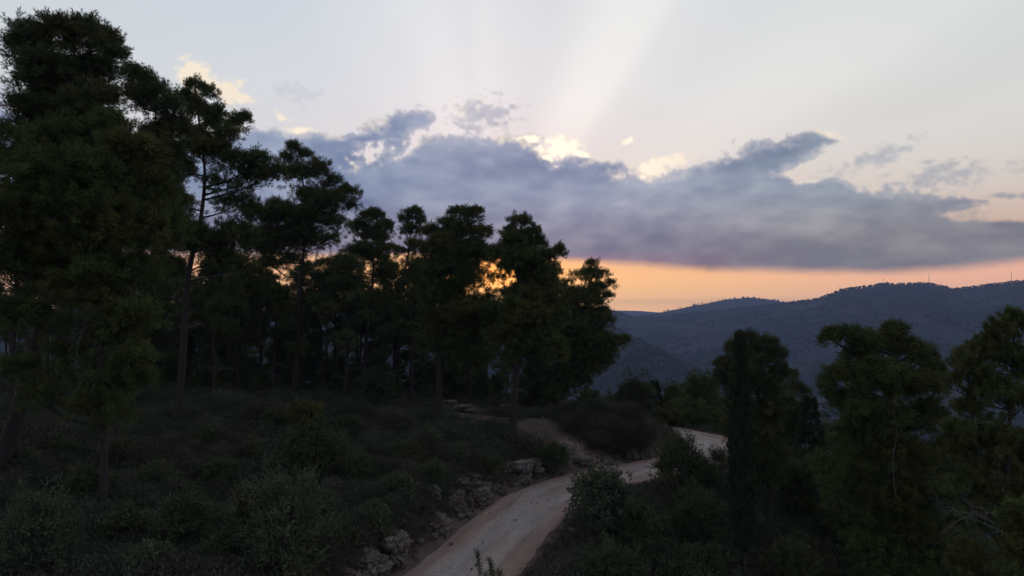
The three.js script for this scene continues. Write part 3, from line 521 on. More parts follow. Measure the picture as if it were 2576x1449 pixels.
pine({ seed: 18, stem: [[1103, 1062], [1108, 920], [1126, 780], [1140, 650], [1160, 540]], radius: 0.25, low: 0.55, extra: 5, reach: 2.0, padSize: 0.85, snags: 4, yellow: 1.05,
  label: 'pine with two rounded top knobs in the middle of the grove', group: 'pines on the slope left of the road',
  pads: [[1158, 545, 34, 26, 0], [1200, 542, 20, 22, 0.3], [1128, 566, 30, 22, -0.4], [1088, 588, 30, 22, 0.3], [1170, 590, 46, 22, 0.5, 0.8], [1215, 588, 30, 22, -0.3, 0.8], [1112, 618, 48, 24, -0.5], [1078, 640, 36, 26, 0.4], [1185, 645, 62, 32, 0.3], [1125, 680, 70, 40, 0.2], [1178, 715, 44, 40, -0.6, 1.0], [1110, 750, 62, 42, 0.4], [1175, 790, 72, 42, -0.5], [1120, 820, 62, 40, 0.5], [1225, 830, 44, 36, 0.2, 0.8], [1150, 870, 60, 36, 0.1, 0.8], [1205, 905, 40, 28, -0.3, 0.6], [1080, 860, 42, 30, 0.3, 0.6], [1222, 700, 24, 18, 0.5, 0.3], [1232, 745, 26, 18, 0.8, 0.3], [1062, 705, 26, 24, 0.6, 0.35]] });
pine({ seed: 19, stem: [[1289, 1088], [1297, 960], [1306, 860], [1304, 720], [1312, 570]], radius: 0.24, low: 0.6, extra: 4, reach: 2.0, padSize: 0.8, snags: 3,
  label: 'pine rising from the bare clearing with its clean trunk in view', group: 'pines on the slope left of the road',
  pads: [[1310, 562, 32, 24, 0], [1282, 588, 24, 20, 0.3], [1340, 590, 24, 22, -0.3], [1300, 615, 48, 26, 0.2], [1352, 622, 32, 26, 0.4], [1268, 645, 48, 30, -0.4], [1315, 655, 56, 30, -0.5], [1372, 655, 32, 28, 0.2], [1405, 640, 24, 24, 0], [1345, 690, 46, 18, 0.4, 0.6], [1320, 745, 52, 26, 0.4, 0.9], [1370, 752, 50, 30, 0.2], [1322, 798, 62, 30, -0.8, 1.1], [1385, 800, 44, 36, 0.4], [1278, 842, 54, 34, 0.3], [1345, 858, 60, 40, -0.2], [1300, 900, 52, 30, 0.5, 0.7], [1385, 880, 44, 36, 0.4], [1252, 705, 26, 16, 0.6, 0.3], [1262, 742, 24, 20, 0.4, 0.35], [1392, 692, 22, 12, 0.4, 0.22], [1240, 790, 36, 24, 0.4, 0.6], [1365, 715, 40, 20, 0.2, 0.7]] });
pine({ seed: 20, depth: 55, stem: [[1398, 1020], [1408, 930], [1430, 820], [1462, 740], [1488, 668]], radius: 0.22, low: 0.5, extra: 4, reach: 1.8, padSize: 0.8, backOnly: true,
  label: 'outermost pine of the grove spreading over the valley against the orange sky', group: 'pines on the slope left of the road',
  pads: [[1490, 668, 16, 18, 0, 0.9], [1474, 690, 22, 18, 0.3, 0.7], [1516, 696, 20, 20, -0.2, 0.6], [1448, 696, 20, 14, 0.3, 0.4], [1425, 716, 26, 16, 0.2, 0.35], [1500, 728, 32, 20, 0.2, 0.7], [1536, 716, 12, 12, 0, 0.6], [1460, 760, 56, 30, 0], [1528, 752, 20, 18, -0.3, 0.7], [1415, 775, 40, 30, 0.4], [1500, 800, 44, 28, 0.3], [1440, 825, 60, 38, -0.3], [1520, 790, 24, 18, 0.4, 0.8], [1548, 866, 30, 12, -0.2, 0.8], [1572, 856, 12, 9, -0.2, 0.8], [1500, 862, 52, 24, 0.2], [1440, 890, 56, 36, 0.2], [1525, 890, 34, 14, 0.4, 0.8], [1482, 935, 40, 20, -0.2], [1420, 950, 52, 34, 0.3], [1470, 965, 24, 12, 0.2, 0.8], [1395, 990, 34, 28, -0.2], [1440, 742, 36, 18, 0.3, 0.5], [1530, 815, 22, 18, 0.2, 0.7], [1470, 860, 50, 30, -0.3], [1410, 860, 50, 36, 0.2], [1508, 915, 36, 18, 0.2, 0.7], [1498, 690, 18, 14, 0, 0.5], [1480, 705, 24, 18, 0, 0.5]] });

// pines of the dim grove behind: four kinds, then copies
function wildPine(seed, height, label) {
  const r = rng(seed), root = thing('grove_pine', label, 'tree', V(0, 0, 0), 'slender pines of the dim grove'), lean = (r() - 0.5) * 0.12;
  const pts = [0, 0.25, 0.5, 0.75, 1].map((t) => V(lean * height * t + (r() - 0.5) * 0.35 * t, t * height, (r() - 0.5) * 0.4 * t)), c = new THREE.CatmullRomCurve3(pts);
  part(root, 'trunk', tube(pts, 0.11 + height * 0.006, 0.03, 9, 26, 0.2, 0.3), barkMat);
  const f = new Foliage(seed + 5);
  for (let i = 0; i < 15; i++) {
    const t = 0.34 + 0.66 * Math.sqrt((i + 0.5) / 15) ** 1.1, s = c.getPoint(Math.min(1, t)), a = i * 2.4 + r(), reach = (1 - t) * 3.2 + 0.5 * r(), R = 0.5 + 0.55 * r() * (1.25 - t), p = V(s.x + Math.cos(a) * reach, s.y + 0.25, s.z + Math.sin(a) * reach);
    f.lobe(p, R * 1.15, R * 0.6, R * 1.15, 10, { size: 1.05 });
    part(root, 'limb', limbGeometry(c.getPoint(Math.max(0.3, t - 0.1)), p, 0.035, R, r, 0.05, 5), barkMat);
  }
  for (let i = 0; i < 5; i++) { const t = 0.2 + 0.3 * r(), s = c.getPoint(t), a = r() * 6.283, e = V(s.x + Math.cos(a) * 1.2, s.y + 0.1, s.z + Math.sin(a) * 1.2); part(root, 'dead_branch', deadBranch([s, s.clone().lerp(e, 0.5).add(V(0, 0.12, 0)), e], 0.018, r, 5, 0.3, 0.5), deadMat); }
  f.build(root, 'crown', SPRIGS[seed % 3], darkNeedleMat); sprigCount += f.m.length / 16; return root;
}
{
  const label = 'slender pine in the dim grove behind the front row of pines', kinds = [wildPine(31, 9.5, label), wildPine(32, 11, label), wildPine(33, 8.2, label), wildPine(34, 10.2, label)], r = rng(35), used = [];
  const spots = [[375, 52], [405, 60], [540, 50], [575, 62], [600, 55], [655, 66], [690, 54], [810, 58], [845, 66], [872, 52], [905, 68], [965, 64], [1035, 54], [1065, 66], [1180, 58], [1330, 58], [1370, 60], [330, 58], [290, 50], [205, 46], [120, 52], [30, 44], [500, 70], [760, 70], [1000, 72], [1130, 68], [620, 74], [440, 72]];
  for (let i = 0; i < 46; i++) spots.push([-60 + 1420 * ((i + 0.6 * r()) / 46), 60 + 50 * ((i * 0.618) % 1)]);
  const slope = []; for (let i = 0; i < 26; i++) slope.push([2040 + 680 * ((i + 0.7 * r()) / 26), 48 + 60 * ((i * 0.618) % 1)]);
  for (const [px, D] of slope) {
    const p = at(px, 900, D), n = (px | 0) % 4, o = kinds[n].clone(), k = clamp((at(px, 1040 + 90 * r(), D).y - ground(p.x, D)) / [9.5, 11, 8.2, 10.2][n], 0.3, 1); o.name = numbered('slope_pine'); o.userData = { label: 'pine lower on the valley slope behind the right-hand trees', category: 'tree', group: 'pines down the valley slope' };
    o.position.copy(G(p.x, D)); o.position.y -= 0.1; o.rotation.y = r() * 6.283; o.scale.set(k * 1.1, k, k * 1.1); scene.add(o);
  }
  spots.forEach(([px, D], i) => {
    const p = at(px, 900, D), o = i < 4 ? kinds[i] : kinds[i % 4].clone(); if (i >= 4) { o.name = numbered('grove_pine'); o.userData = { ...o.userData }; scene.add(o); }
    const k = 0.92 + 0.34 * r(); o.position.copy(G(p.x, D)); o.position.y -= 0.1; o.rotation.y = r() * 6.283; o.scale.set(k, k, k);
  });
}

{
  const r = rng(36), label = 'low young pine among the trunks of the dim grove', group = 'young pines under the grove';
  const proto = [0, 1].map((k) => {
    const root = thing('young_pine', label, 'tree', V(0, 0, 0), group), f = new Foliage(370 + k), h = 3.4;
    part(root, 'trunk', tube([V(0, 0, 0), V(0.08, h * 0.5, 0.05), V(0, h, 0)], 0.06, 0.012, 7, 12, 0.2), barkMat);
    for (let i = 0; i < 9; i++) { const t = 0.15 + 0.85 * i / 8, a = i * 2.4, q = (1.05 - t) * 1.1; f.lobe(V(Math.cos(a) * q, h * t, Math.sin(a) * q), 0.75 - 0.35 * t, 0.45, 0.75 - 0.35 * t, 15, { size: 1.1 }); }
    f.build(root, 'crown', SPRIGS[k], k ? needleMat : darkNeedleMat); sprigCount += f.m.length / 16; return root;
  });
  const spots = [[380, 60], [430, 57], [470, 66], [520, 58], [560, 68], [605, 60], [640, 70], [668, 57], [712, 66], [730, 60], [790, 70], [825, 61], [860, 70], [890, 60], [955, 58], [1010, 66], [1050, 60], [1080, 70], [1150, 62], [1215, 60], [1250, 66], [1335, 64], [1365, 58], [300, 52], [240, 48], [160, 56], [60, 50], [410, 74], [590, 76], [770, 76], [935, 75], [1120, 74], [1200, 72]];
  spots.forEach(([px, D], i) => {
    const p = at(px, 900, D), o = i < 2 ? proto[i] : proto[i % 2].clone(); if (i >= 2) { o.name = numbered('young_pine'); o.userData = { ...o.userData }; scene.add(o); }
    const k = 0.6 + 0.75 * r(); o.position.copy(G(p.x, D)); o.position.y -= 0.08; o.rotation.y = r() * 6.283; o.scale.set(k * 1.1, k, k * 1.1);
  });
}

// ---------------------------------------------------------------- trees on the right
pine({ seed: 41, stem: [[1938, 1322], [1934, 1200], [1912, 1050], [1896, 868]], radius: 0.16, low: 0.4, extra: 4, reach: 1.2, padSize: 0.7, material: darkNeedleMat, density: 1.1,
  label: 'dark pine with a rounded crown right behind the narrow cypress', group: 'trees on the slope right of the road',
  pads: [[1888, 862, 36, 24, 0], [1925, 872, 34, 26, 0.3], [1852, 886, 30, 26, -0.3], [1950, 900, 28, 26, 0.2], [1824, 925, 30, 30, 0.3], [1880, 925, 54, 40, -0.4], [1958, 945, 24, 28, 0], [1815, 958, 22, 22, 0.3, 0.8], [1900, 980, 68, 44, 0.2], [1850, 1030, 46, 44, 0.5], [1935, 1040, 46, 46, -0.3], [1900, 1095, 66, 48, 0.2], [1925, 1150, 56, 42, 0], [1870, 1150, 40, 46, 0.5], [1915, 1205, 50, 36, 0.2, 0.9], [1840, 1080, 30, 40, 0.5]] });
pine({ seed: 42, depth: 49, stem: [[1998, 1180], [1996, 1060], [1992, 950]], radius: 0.13, low: 0.3, extra: 2, reach: 1.0, padSize: 0.8,
  label: 'smaller pine half hidden behind the dark rounded pine', group: 'trees on the slope right of the road',
  pads: [[1990, 955, 26, 22, 0], [2012, 990, 26, 26, 0.2], [1974, 1000, 32, 30, -0.2], [2022, 1035, 22, 28, 0.2], [1990, 1050, 44, 36, 0], [2005, 1095, 42, 34, 0.2], [1970, 1100, 36, 40, 0.4], [1990, 1145, 46, 34, 0]] });
pine({ seed: 43, depth: 30, stem: [[2240, 1640], [2246, 1350], [2244, 1050], [2252, 836]], radius: 0.24, low: 0.35, extra: 8, reach: 2.4, padSize: 1.0, backOnly: true,
  label: 'large spreading pine on the right with a layered left side', group: 'trees on the slope right of the road',
  pads: [[2252, 842, 32, 24, 0], [2232, 872, 38, 26, 0.3], [2134, 850, 36, 20, 0.2], [2088, 852, 20, 12, 0, 0.8], [2182, 862, 32, 20, -0.3], [2290, 884, 44, 32, 0.2], [2332, 902, 32, 28, -0.2], [2160, 905, 46, 26, 0.4], [2352, 940, 32, 30, 0.3], [2104, 950, 34, 24, 0.2], [2080, 978, 18, 30, 0.2, 0.9], [2200, 955, 76, 44, -0.5], [2300, 975, 74, 46, -0.4], [2120, 1025, 48, 40, 0.3], [2220, 1055, 84, 52, -0.8], [2340, 1055, 50, 54, 0], [2145, 1110, 50, 42, 0.2], [2275, 1150, 84, 54, -0.6], [2365, 1155, 38, 56, 0.3], [2165, 1190, 56, 42, 0], [2255, 1250, 78, 46, -0.4, 0.9], [2345, 1260, 56, 54, 0, 0.9], [2180, 1285, 56, 38, 0.2, 0.8], [2290, 1340, 80, 46, -0.2, 0.8], [2200, 1370, 80, 44, 0, 0.8], [2330, 1410, 76, 44, 0.2, 0.8], [2240, 1440, 90, 44, -0.3, 0.8], [2110, 1240, 50, 44, 0.3, 0.8], [2400, 1330, 46, 50, 0.4, 0.7]],
  dead: [[[[2254, 1250, -2.0], [2246, 1160, -2.1], [2257, 1085, -2.1], [2249, 1040, -2.2], [2253, 1000, -2.2]], 0.022, 22, -0.1, 0.45], [[[2330, 1200, -1.6], [2350, 1240, -1.9], [2368, 1270, -2.1], [2385, 1295, -2.2]], 0.016, 6, 0.2, 0.5]] });
pine({ seed: 44, depth: 24, stem: [[2525, 1760], [2530, 1400], [2540, 1050], [2552, 820]], radius: 0.16, low: 0.4, extra: 5, reach: 1.6, padSize: 0.7, backOnly: true, sprig: LONGSPRIGS[0], up: 1.3, density: 0.8, yellow: 1.1,
  label: 'young pine at the right edge with upright feathery shoots', group: 'trees on the slope right of the road',
  pads: [[2542, 815, 9, 24, 0, 0.8], [2568, 838, 16, 30, 0.2, 0.7], [2512, 846, 12, 24, -0.2, 0.7], [2482, 880, 16, 28, 0.2, 0.7], [2416, 922, 12, 34, 0, 0.7], [2448, 905, 12, 28, 0.3, 0.7], [2522, 905, 40, 34, 0.2, 0.7], [2572, 920, 34, 44, -0.2, 0.8], [2455, 955, 30, 40, 0.2, 0.7], [2402, 980, 12, 34, 0.3, 0.6], [2500, 1000, 62, 48, -0.2, 0.8], [2570, 1030, 44, 52, 0], [2432, 1045, 36, 44, 0.4, 0.7], [2480, 1110, 70, 50, -0.3, 0.8], [2560, 1140, 56, 52, 0.2], [2425, 1150, 40, 44, 0.5, 0.7], [2500, 1215, 66, 44, 0.3, 0.7], [2562, 1270, 48, 50, 0.2, 0.8], [2400, 1250, 36, 36, 0.7, 0.6], [2600, 1180, 50, 60, 0.3], [2610, 950, 40, 60, 0.2], [2480, 1330, 60, 50, 0.6, 0.7], [2560, 1390, 60, 50, 0.4, 0.7], [2430, 1420, 60, 50, 0.7, 0.7], [2395, 1100, 30, 50, 0.5, 0.7]],
  dead: [[[[2525, 1330, 0], [2470, 1300, -0.8], [2430, 1290, -1.3], [2385, 1284, -1.7]], 0.03, 18, 0.0, 0.5], [[[2525, 1340, 0], [2470, 1315, -0.8], [2430, 1300, -1.3], [2370, 1340, -1.6]], 0.024, 12, 0.1, 0.4], [[[2470, 1305, -0.8], [2445, 1280, -1.1], [2432, 1255, -1.3], [2440, 1225, -1.4]], 0.02, 10, -0.2, 0.35], [[[2440, 1295, -1.1], [2480, 1290, -1.4], [2520, 1285, -1.7]], 0.016, 10, 0.1, 0.35], [[[2530, 1130, 0], [2500, 1065, -0.7], [2480, 1062, -0.9], [2450, 1066, -1.1]], 0.016, 8, 0.1, 0.4], [[[2535, 1240, 0], [2520, 1210, -0.7], [2512, 1180, -0.9], [2518, 1150, -1.0]], 0.014, 9, 0.0, 0.35]] });
pine({ seed: 45, depth: 15, stem: [[2582, 1900], [2580, 1600], [2576, 1310]], radius: 0.05, sprig: LONGSPRIGS[1], up: 1.3, yellow: 1.25, material: needleMat, name: 'pine_sapling',
  label: 'bright green pine sapling cut by the right edge of the picture', pads: [[2578, 1325, 12, 36, 0], [2582, 1400, 22, 40, 0], [2588, 1480, 34, 40, 0.1]] });

// columns and cones of cypress
function cypress(o) {
  const p = at(o.px, 900, o.depth), base = G(p.x, o.depth); base.y -= 0.1; const root = thing('cypress_tree', o.label, 'tree', base, 'cypresses right of the road'), top = at(o.px, o.top, o.depth).y - base.y, r = rng(o.seed), bottom = at(o.px, o.bottom, o.depth).y - base.y, w = o.half * o.depth / FOCAL;
  part(root, 'trunk', tube([V(0, 0, 0), V(0.06, top * 0.4, 0.04), V(0, top * 0.97, 0)], o.radius, 0.02, 9, 24, 0.2, 0.3), barkMat);
  const f = new Foliage(o.seed + 1), n = Math.round(o.count);
  for (let i = 0; i < n; i++) {
    const t = r(), y = mix(bottom, top, t), a = r() * 6.283, shape = o.cone ? (1 - t) ** 0.85 + 0.04 : Math.min(1, (1 - t) * 1.9 + 0.05) * Math.min(1, 0.45 + t * 2.6), q = w * shape * Math.sqrt(r() * 0.75 + 0.25) * (0.45 + 1.0 * fbm2(a * 1.2 + 3, y * 1.3 + o.seed, 3));
    const s = 0.85 + 0.5 * r(), tn = 0.7 + 0.6 * r();
    f.add(V(Math.cos(a) * q, y + (o.cone ? -q * 0.25 : 0), Math.sin(a) * q), V(Math.cos(a) * (o.cone ? 0.9 : 0.28), o.cone ? 0.45 : 1, Math.sin(a) * (o.cone ? 0.9 : 0.28)).add(randDir(r).multiplyScalar(0.25)).normalize(), s * (o.size ?? 1), [tn, tn, tn]);
  }
  f.build(root, 'crown', CYPRESS, cypressMat); sprigCount += n; return root;
}
cypress({ seed: 51, px: 1862, top: 856, bottom: 1392, half: 26, depth: 28, radius: 0.07, count: 2600, label: 'tall narrow columnar cypress in front of the rounded pine' });
cypress({ seed: 52, px: 2036, top: 1004, bottom: 1118, half: 25, depth: 45, radius: 0.06, count: 520, cone: true, label: 'small conical dark evergreen left of the large spreading pine' });
cypress({ seed: 53, px: 1648, top: 962, bottom: 1062, half: 20, depth: 61, radius: 0.07, count: 500, cone: true, label: 'dark spiky evergreen beside the round tree past the road bend' });

// ---------------------------------------------------------------- shrubs; [px, top py, half width px, depth or null, base py]
const KIND = { grey: [LEAFSPRIGS[0], greyLeafMat, 1.0], leaf: [LEAFSPRIGS[1], leafMat, 1.0], big: [BIGLEAF, greyLeafMat, 1.15], dark: [LEAFSPRIGS[0], leafMat, 1.1], pine: [SPRIGS[1], needleMat, 0.9], scrub: [scrubClump(61, 150), scrubMat, 0.9] };
function shrub(name, label, category, kind, px, topY, half, where, o = {}) {
  const r = rng(1000 + Math.round(px * 7 + topY)), D = where.depth ?? onGround(px, where.base)[1], p = at(px, 900, D), base = G(p.x, D); base.y -= 0.08;
  const root = thing(name, label, category, base, o.group), h = Math.max(0.4, at(px, topY, D).y - base.y), w = half * D / FOCAL, [geo, mat, size] = KIND[kind], f = new Foliage(2000 + Math.round(px * 3 + topY));
  const n = Math.max(3, Math.min(7, Math.round(h * 2)));
  for (let i = 0; i < n; i++) {
    const a = i * 2.4 + r(), e = V(Math.cos(a) * w * 0.55, h * (0.55 + 0.3 * r()), Math.sin(a) * w * 0.55);
    part(root, 'stem', tube([V(Math.cos(a) * 0.06, 0, Math.sin(a) * 0.06), V(e.x * 0.35, e.y * 0.5, e.z * 0.35), e], 0.02 + 0.008 * h, 0.008, 5, 7, 0.2), barkMat);
  }
  const tall = h / (w * 2), stacks = o.tree ? 2 : Math.max(1, Math.round(tall)), lowest = o.tree ? h * 0.3 : 0;
  for (let i = 0; i < stacks; i++) {
    const hh = (h - lowest) / stacks, y = lowest + hh * (i + 0.48), k = 1 - 0.28 * i / stacks;
    f.lobe(V((r() - 0.5) * w * 0.25 * i, y, (r() - 0.5) * w * 0.25 * i), w * 0.92 * k, hh * 0.58, w * 0.85 * k, (o.density ?? 42), { size, up: 0.7, yellow: o.yellow });
  }
  for (let i = 0; i < 6; i++) {                      // shoots that stand out of the outline
    const a = r() * 6.283, q = w * 0.7 * r(), y = h * (0.95 + 0.08 * r()) * Math.sqrt(Math.max(0.2, 1 - (q / w) ** 2)), b = V(Math.cos(a) * q, y * 0.85, Math.sin(a) * q);
    for (let s = 0; s < 4; s++) f.add(b.clone().add(V((r() - 0.5) * 0.06, s * 0.09 * size, (r() - 0.5) * 0.06)), V((r() - 0.5) * 0.4, 1, (r() - 0.5) * 0.4).normalize(), size * (0.7 + 0.3 * r()), [1, 1, 1]);
  }
  f.build(root, 'foliage', geo, mat); sprigCount += f.m.length / 16; return root;
}
const S = (label, kind, px, top, half, base, o) => shrub('shrub', label, 'shrub', kind, px, top, half, { base }, o);
S('large grey-green shrub at the bottom left of the road', 'grey', 722, 1195, 112, 1490);
S('grey-green shrub in the bottom left corner of the picture', 'grey', 105, 1245, 98, 1500);
S('broad green shrub just above the large grey-green shrub', 'leaf', 792, 1075, 88, 1225);
S('small bright green shrub at the foot of the tufted pine', 'pine', 772, 1020, 46, 1085, { yellow: 1.1, density: 30 });
S('small shrub in the scrub right of the corner shrub', 'leaf', 228, 1178, 56, 1290);
S('low shrub between the corner shrub and the large grey-green shrub', 'leaf', 480, 1250, 72, 1390);
S('dim low shrub right of the corner shrub near the bottom edge', 'leaf', 330, 1285, 60, 1380);
S('narrow shrub rising left of the large grey-green shrub', 'grey', 618, 1235, 34, 1420);
S('dark oak shrub under the slim rounded pine', 'leaf', 950, 935, 56, 1015);
S('yellowish shrub in the scrub above the rocky roadside', 'leaf', 1030, 1118, 42, 1172, { yellow: 1.2 });
S('dull green shrub right of the broad green shrub', 'leaf', 905, 1150, 52, 1235);
S('dark shrub against the bare bank beside the round boulder', 'leaf', 1392, 1118, 40, 1192);
S('dark shrub at the foot of the outermost pine', 'dark', 1402, 960, 38, 1030);
S('leafy grey-green shrub on the right edge of the road', 'big', 1512, 1183, 78, 1365);
S('dark dense shrub hiding the road bend', 'dark', 1705, 1104, 62, 1262, { density: 55 });
S('smaller dark shrub right of the one that hides the bend', 'dark', 1762, 1150, 46, 1275, { density: 55 });
S('small pale shrub at the inner side of the road bend', 'grey', 1806, 1140, 26, 1192);
S('dark shrub below the leafy grey-green shrub', 'leaf', 1600, 1265, 76, 1420);
S('wide dark shrub left of the cypress foot', 'dark', 1755, 1240, 84, 1420);
S('low shrub at the bottom edge right of the road', 'leaf', 1545, 1385, 95, 1540);
S('dim shrub at the bottom edge below the cypress', 'dark', 1745, 1385, 100, 1540);
S('dim shrub at the bottom edge below the dark rounded pine', 'leaf', 1990, 1370, 90, 1500);
S('dark shrub under the dark rounded pine', 'dark', 2010, 1195, 60, 1310);
S('dark shrub under the left side of the large spreading pine', 'leaf', 2120, 1260, 66, 1390);
S('dim shrub at the bottom edge under the large spreading pine', 'leaf', 2240, 1345, 115, 1540);
S('dim shrub in the bottom right corner', 'dark', 2470, 1385, 100, 1600);
for (const [px, top, half, base, kind] of [[60, 1128, 42, 1195, 'grey'], [165, 1115, 34, 1165, 'leaf'], [400, 1172, 50, 1250, 'grey'], [560, 1165, 46, 1235, 'leaf'], [640, 1112, 40, 1172, 'grey'], [880, 1052, 36, 1102, 'leaf'], [1000, 1205, 42, 1265, 'grey'], [1092, 1172, 36, 1226, 'leaf'], [945, 1278, 46, 1345, 'grey'], [846, 1318, 52, 1402, 'leaf'], [390, 1392, 60, 1480, 'grey'], [560, 1362, 46, 1445, 'leaf'], [1150, 1122, 36, 1176, 'grey'], [1232, 1150, 34, 1202, 'leaf'], [300, 1112, 44, 1170, 'grey'], [690, 1040, 34, 1085, 'leaf'], [1075, 1085, 34, 1128, 'grey'], [520, 1085, 36, 1132, 'leaf']])
  S('rounded grey-green shrub dotted among the scrub on the slope left of the road', kind, px, top, half, base, { group: 'shrubs dotted over the left slope', density: 34 });
// the brown thicket on the mound inside the bend
{
  const list = [[1465, 1040, 52, 1092], [1530, 1052, 60, 1118], [1592, 1062, 50, 1128], [1502, 1018, 48, 1060], [1568, 1024, 52, 1075], [1442, 1018, 34, 1056], [1622, 1058, 28, 1112], [1500, 1075, 50, 1122], [1562, 1082, 44, 1136]];
  for (const [px, top, half, base] of list) shrub('thicket_bush', 'dark brown rounded bush of the thicket on the mound inside the road bend', 'bush', 'scrub', px, top, half, { base }, { group: 'bushes of the brown thicket', density: 34 });
}
// small trees beyond the bend, standing lower on the valley side
const M = (label, kind, px, top, half, depth, o) => shrub('small_tree', label, 'tree', kind, px, top, half, { depth }, { group: 'small trees past the road bend', ...o });
M('dark round tree past the road bend beside the outermost pine', 'dark', 1600, 945, 52, 59, { density: 60 });
M('broad low green tree under the round-headed one past the bend', 'pine', 1735, 1015, 52, 58, { density: 34 });
M('low pale green tree right behind the far edge of the road', 'pine', 1688, 1022, 40, 57, { density: 30, yellow: 1.15 });
M('dim tree filling the gap between the round-headed tree and the dark pine', 'pine', 1795, 1040, 44, 57, { density: 34 });
M('round-headed tree past the road bend left of the rounded dark pine', 'pine', 1756, 948, 54, 62, { density: 40 });
M('low light green tree between the two round trees past the bend', 'pine', 1695, 980, 44, 61, { density: 34, yellow: 1.15 });
M('small dark tree right behind the road bend', 'dark', 1800, 1000, 34, 60, { density: 40 });
M('low green treetop left of the dark round tree past the bend', 'pine', 1478, 988, 34, 66, { density: 26 });
M('low treetop just left of the dark round tree, under the blue valley', 'pine', 1535, 1000, 36, 66, { density: 26 });
M('soft green young pine below the small conical evergreen', 'pine', 2070, 1150, 50, 40, { density: 26, yellow: 1.1 });
M('soft green young pine left of the large spreading pine', 'pine', 2130, 1118, 44, 43, { density: 24, yellow: 1.1 });
M('dim young pine between the dark pine and the spreading pine', 'pine', 2010, 1170, 46, 38, { density: 26 });
M('pale young tree deep in the gap left of the spreading pine', 'pine', 2095, 1090, 30, 54, { density: 22 });
// a slender shoot close to the camera, rising into the picture from below
{
  const D = 17, p = at(1215, 900, D), base = G(p.x, D); base.y -= 0.05; const root = thing('leafy_sapling', 'leafy shoot rising from the bottom edge in front of the road', 'sapling', base), r = rng(77), f = new Foliage(78), loc = (px, py, dz) => at(px, py, D + dz).sub(base);
  const stems = [[V(0, 0, 0), loc(1225, 1560, 0), loc(1208, 1450, 0), loc(1200, 1388, 0)], [V(0.05, 0, 0), loc(1236, 1560, 0.1), loc(1238, 1460, 0.1), loc(1232, 1412, 0.1)], [V(0, 0, 0.05), loc(1250, 1580, 0.2), loc(1258, 1490, 0.2), loc(1256, 1440, 0.2)], [V(0, 0, 0.05), loc(1215, 1580, 0.2), loc(1222, 1500, 0.2), loc(1222, 1448, 0.2)]];
  for (const st of stems) {
    part(root, 'stem', tube(st, 0.022, 0.005, 5, 22, 0.1), barkMat); const c = new THREE.CatmullRomCurve3(st);
    for (let i = 0; i < 34; i++) { const t = 0.5 + 0.5 * (i / 33), q = c.getPoint(t); f.add(q, V(r() - 0.5, 0.7, r() - 0.5).normalize(), 0.42 + 0.25 * r() * (1.2 - t), [1, 1, 1]); }
  }
  f.build(root, 'foliage', LEAFSPRIGS[0], leafMat);
}

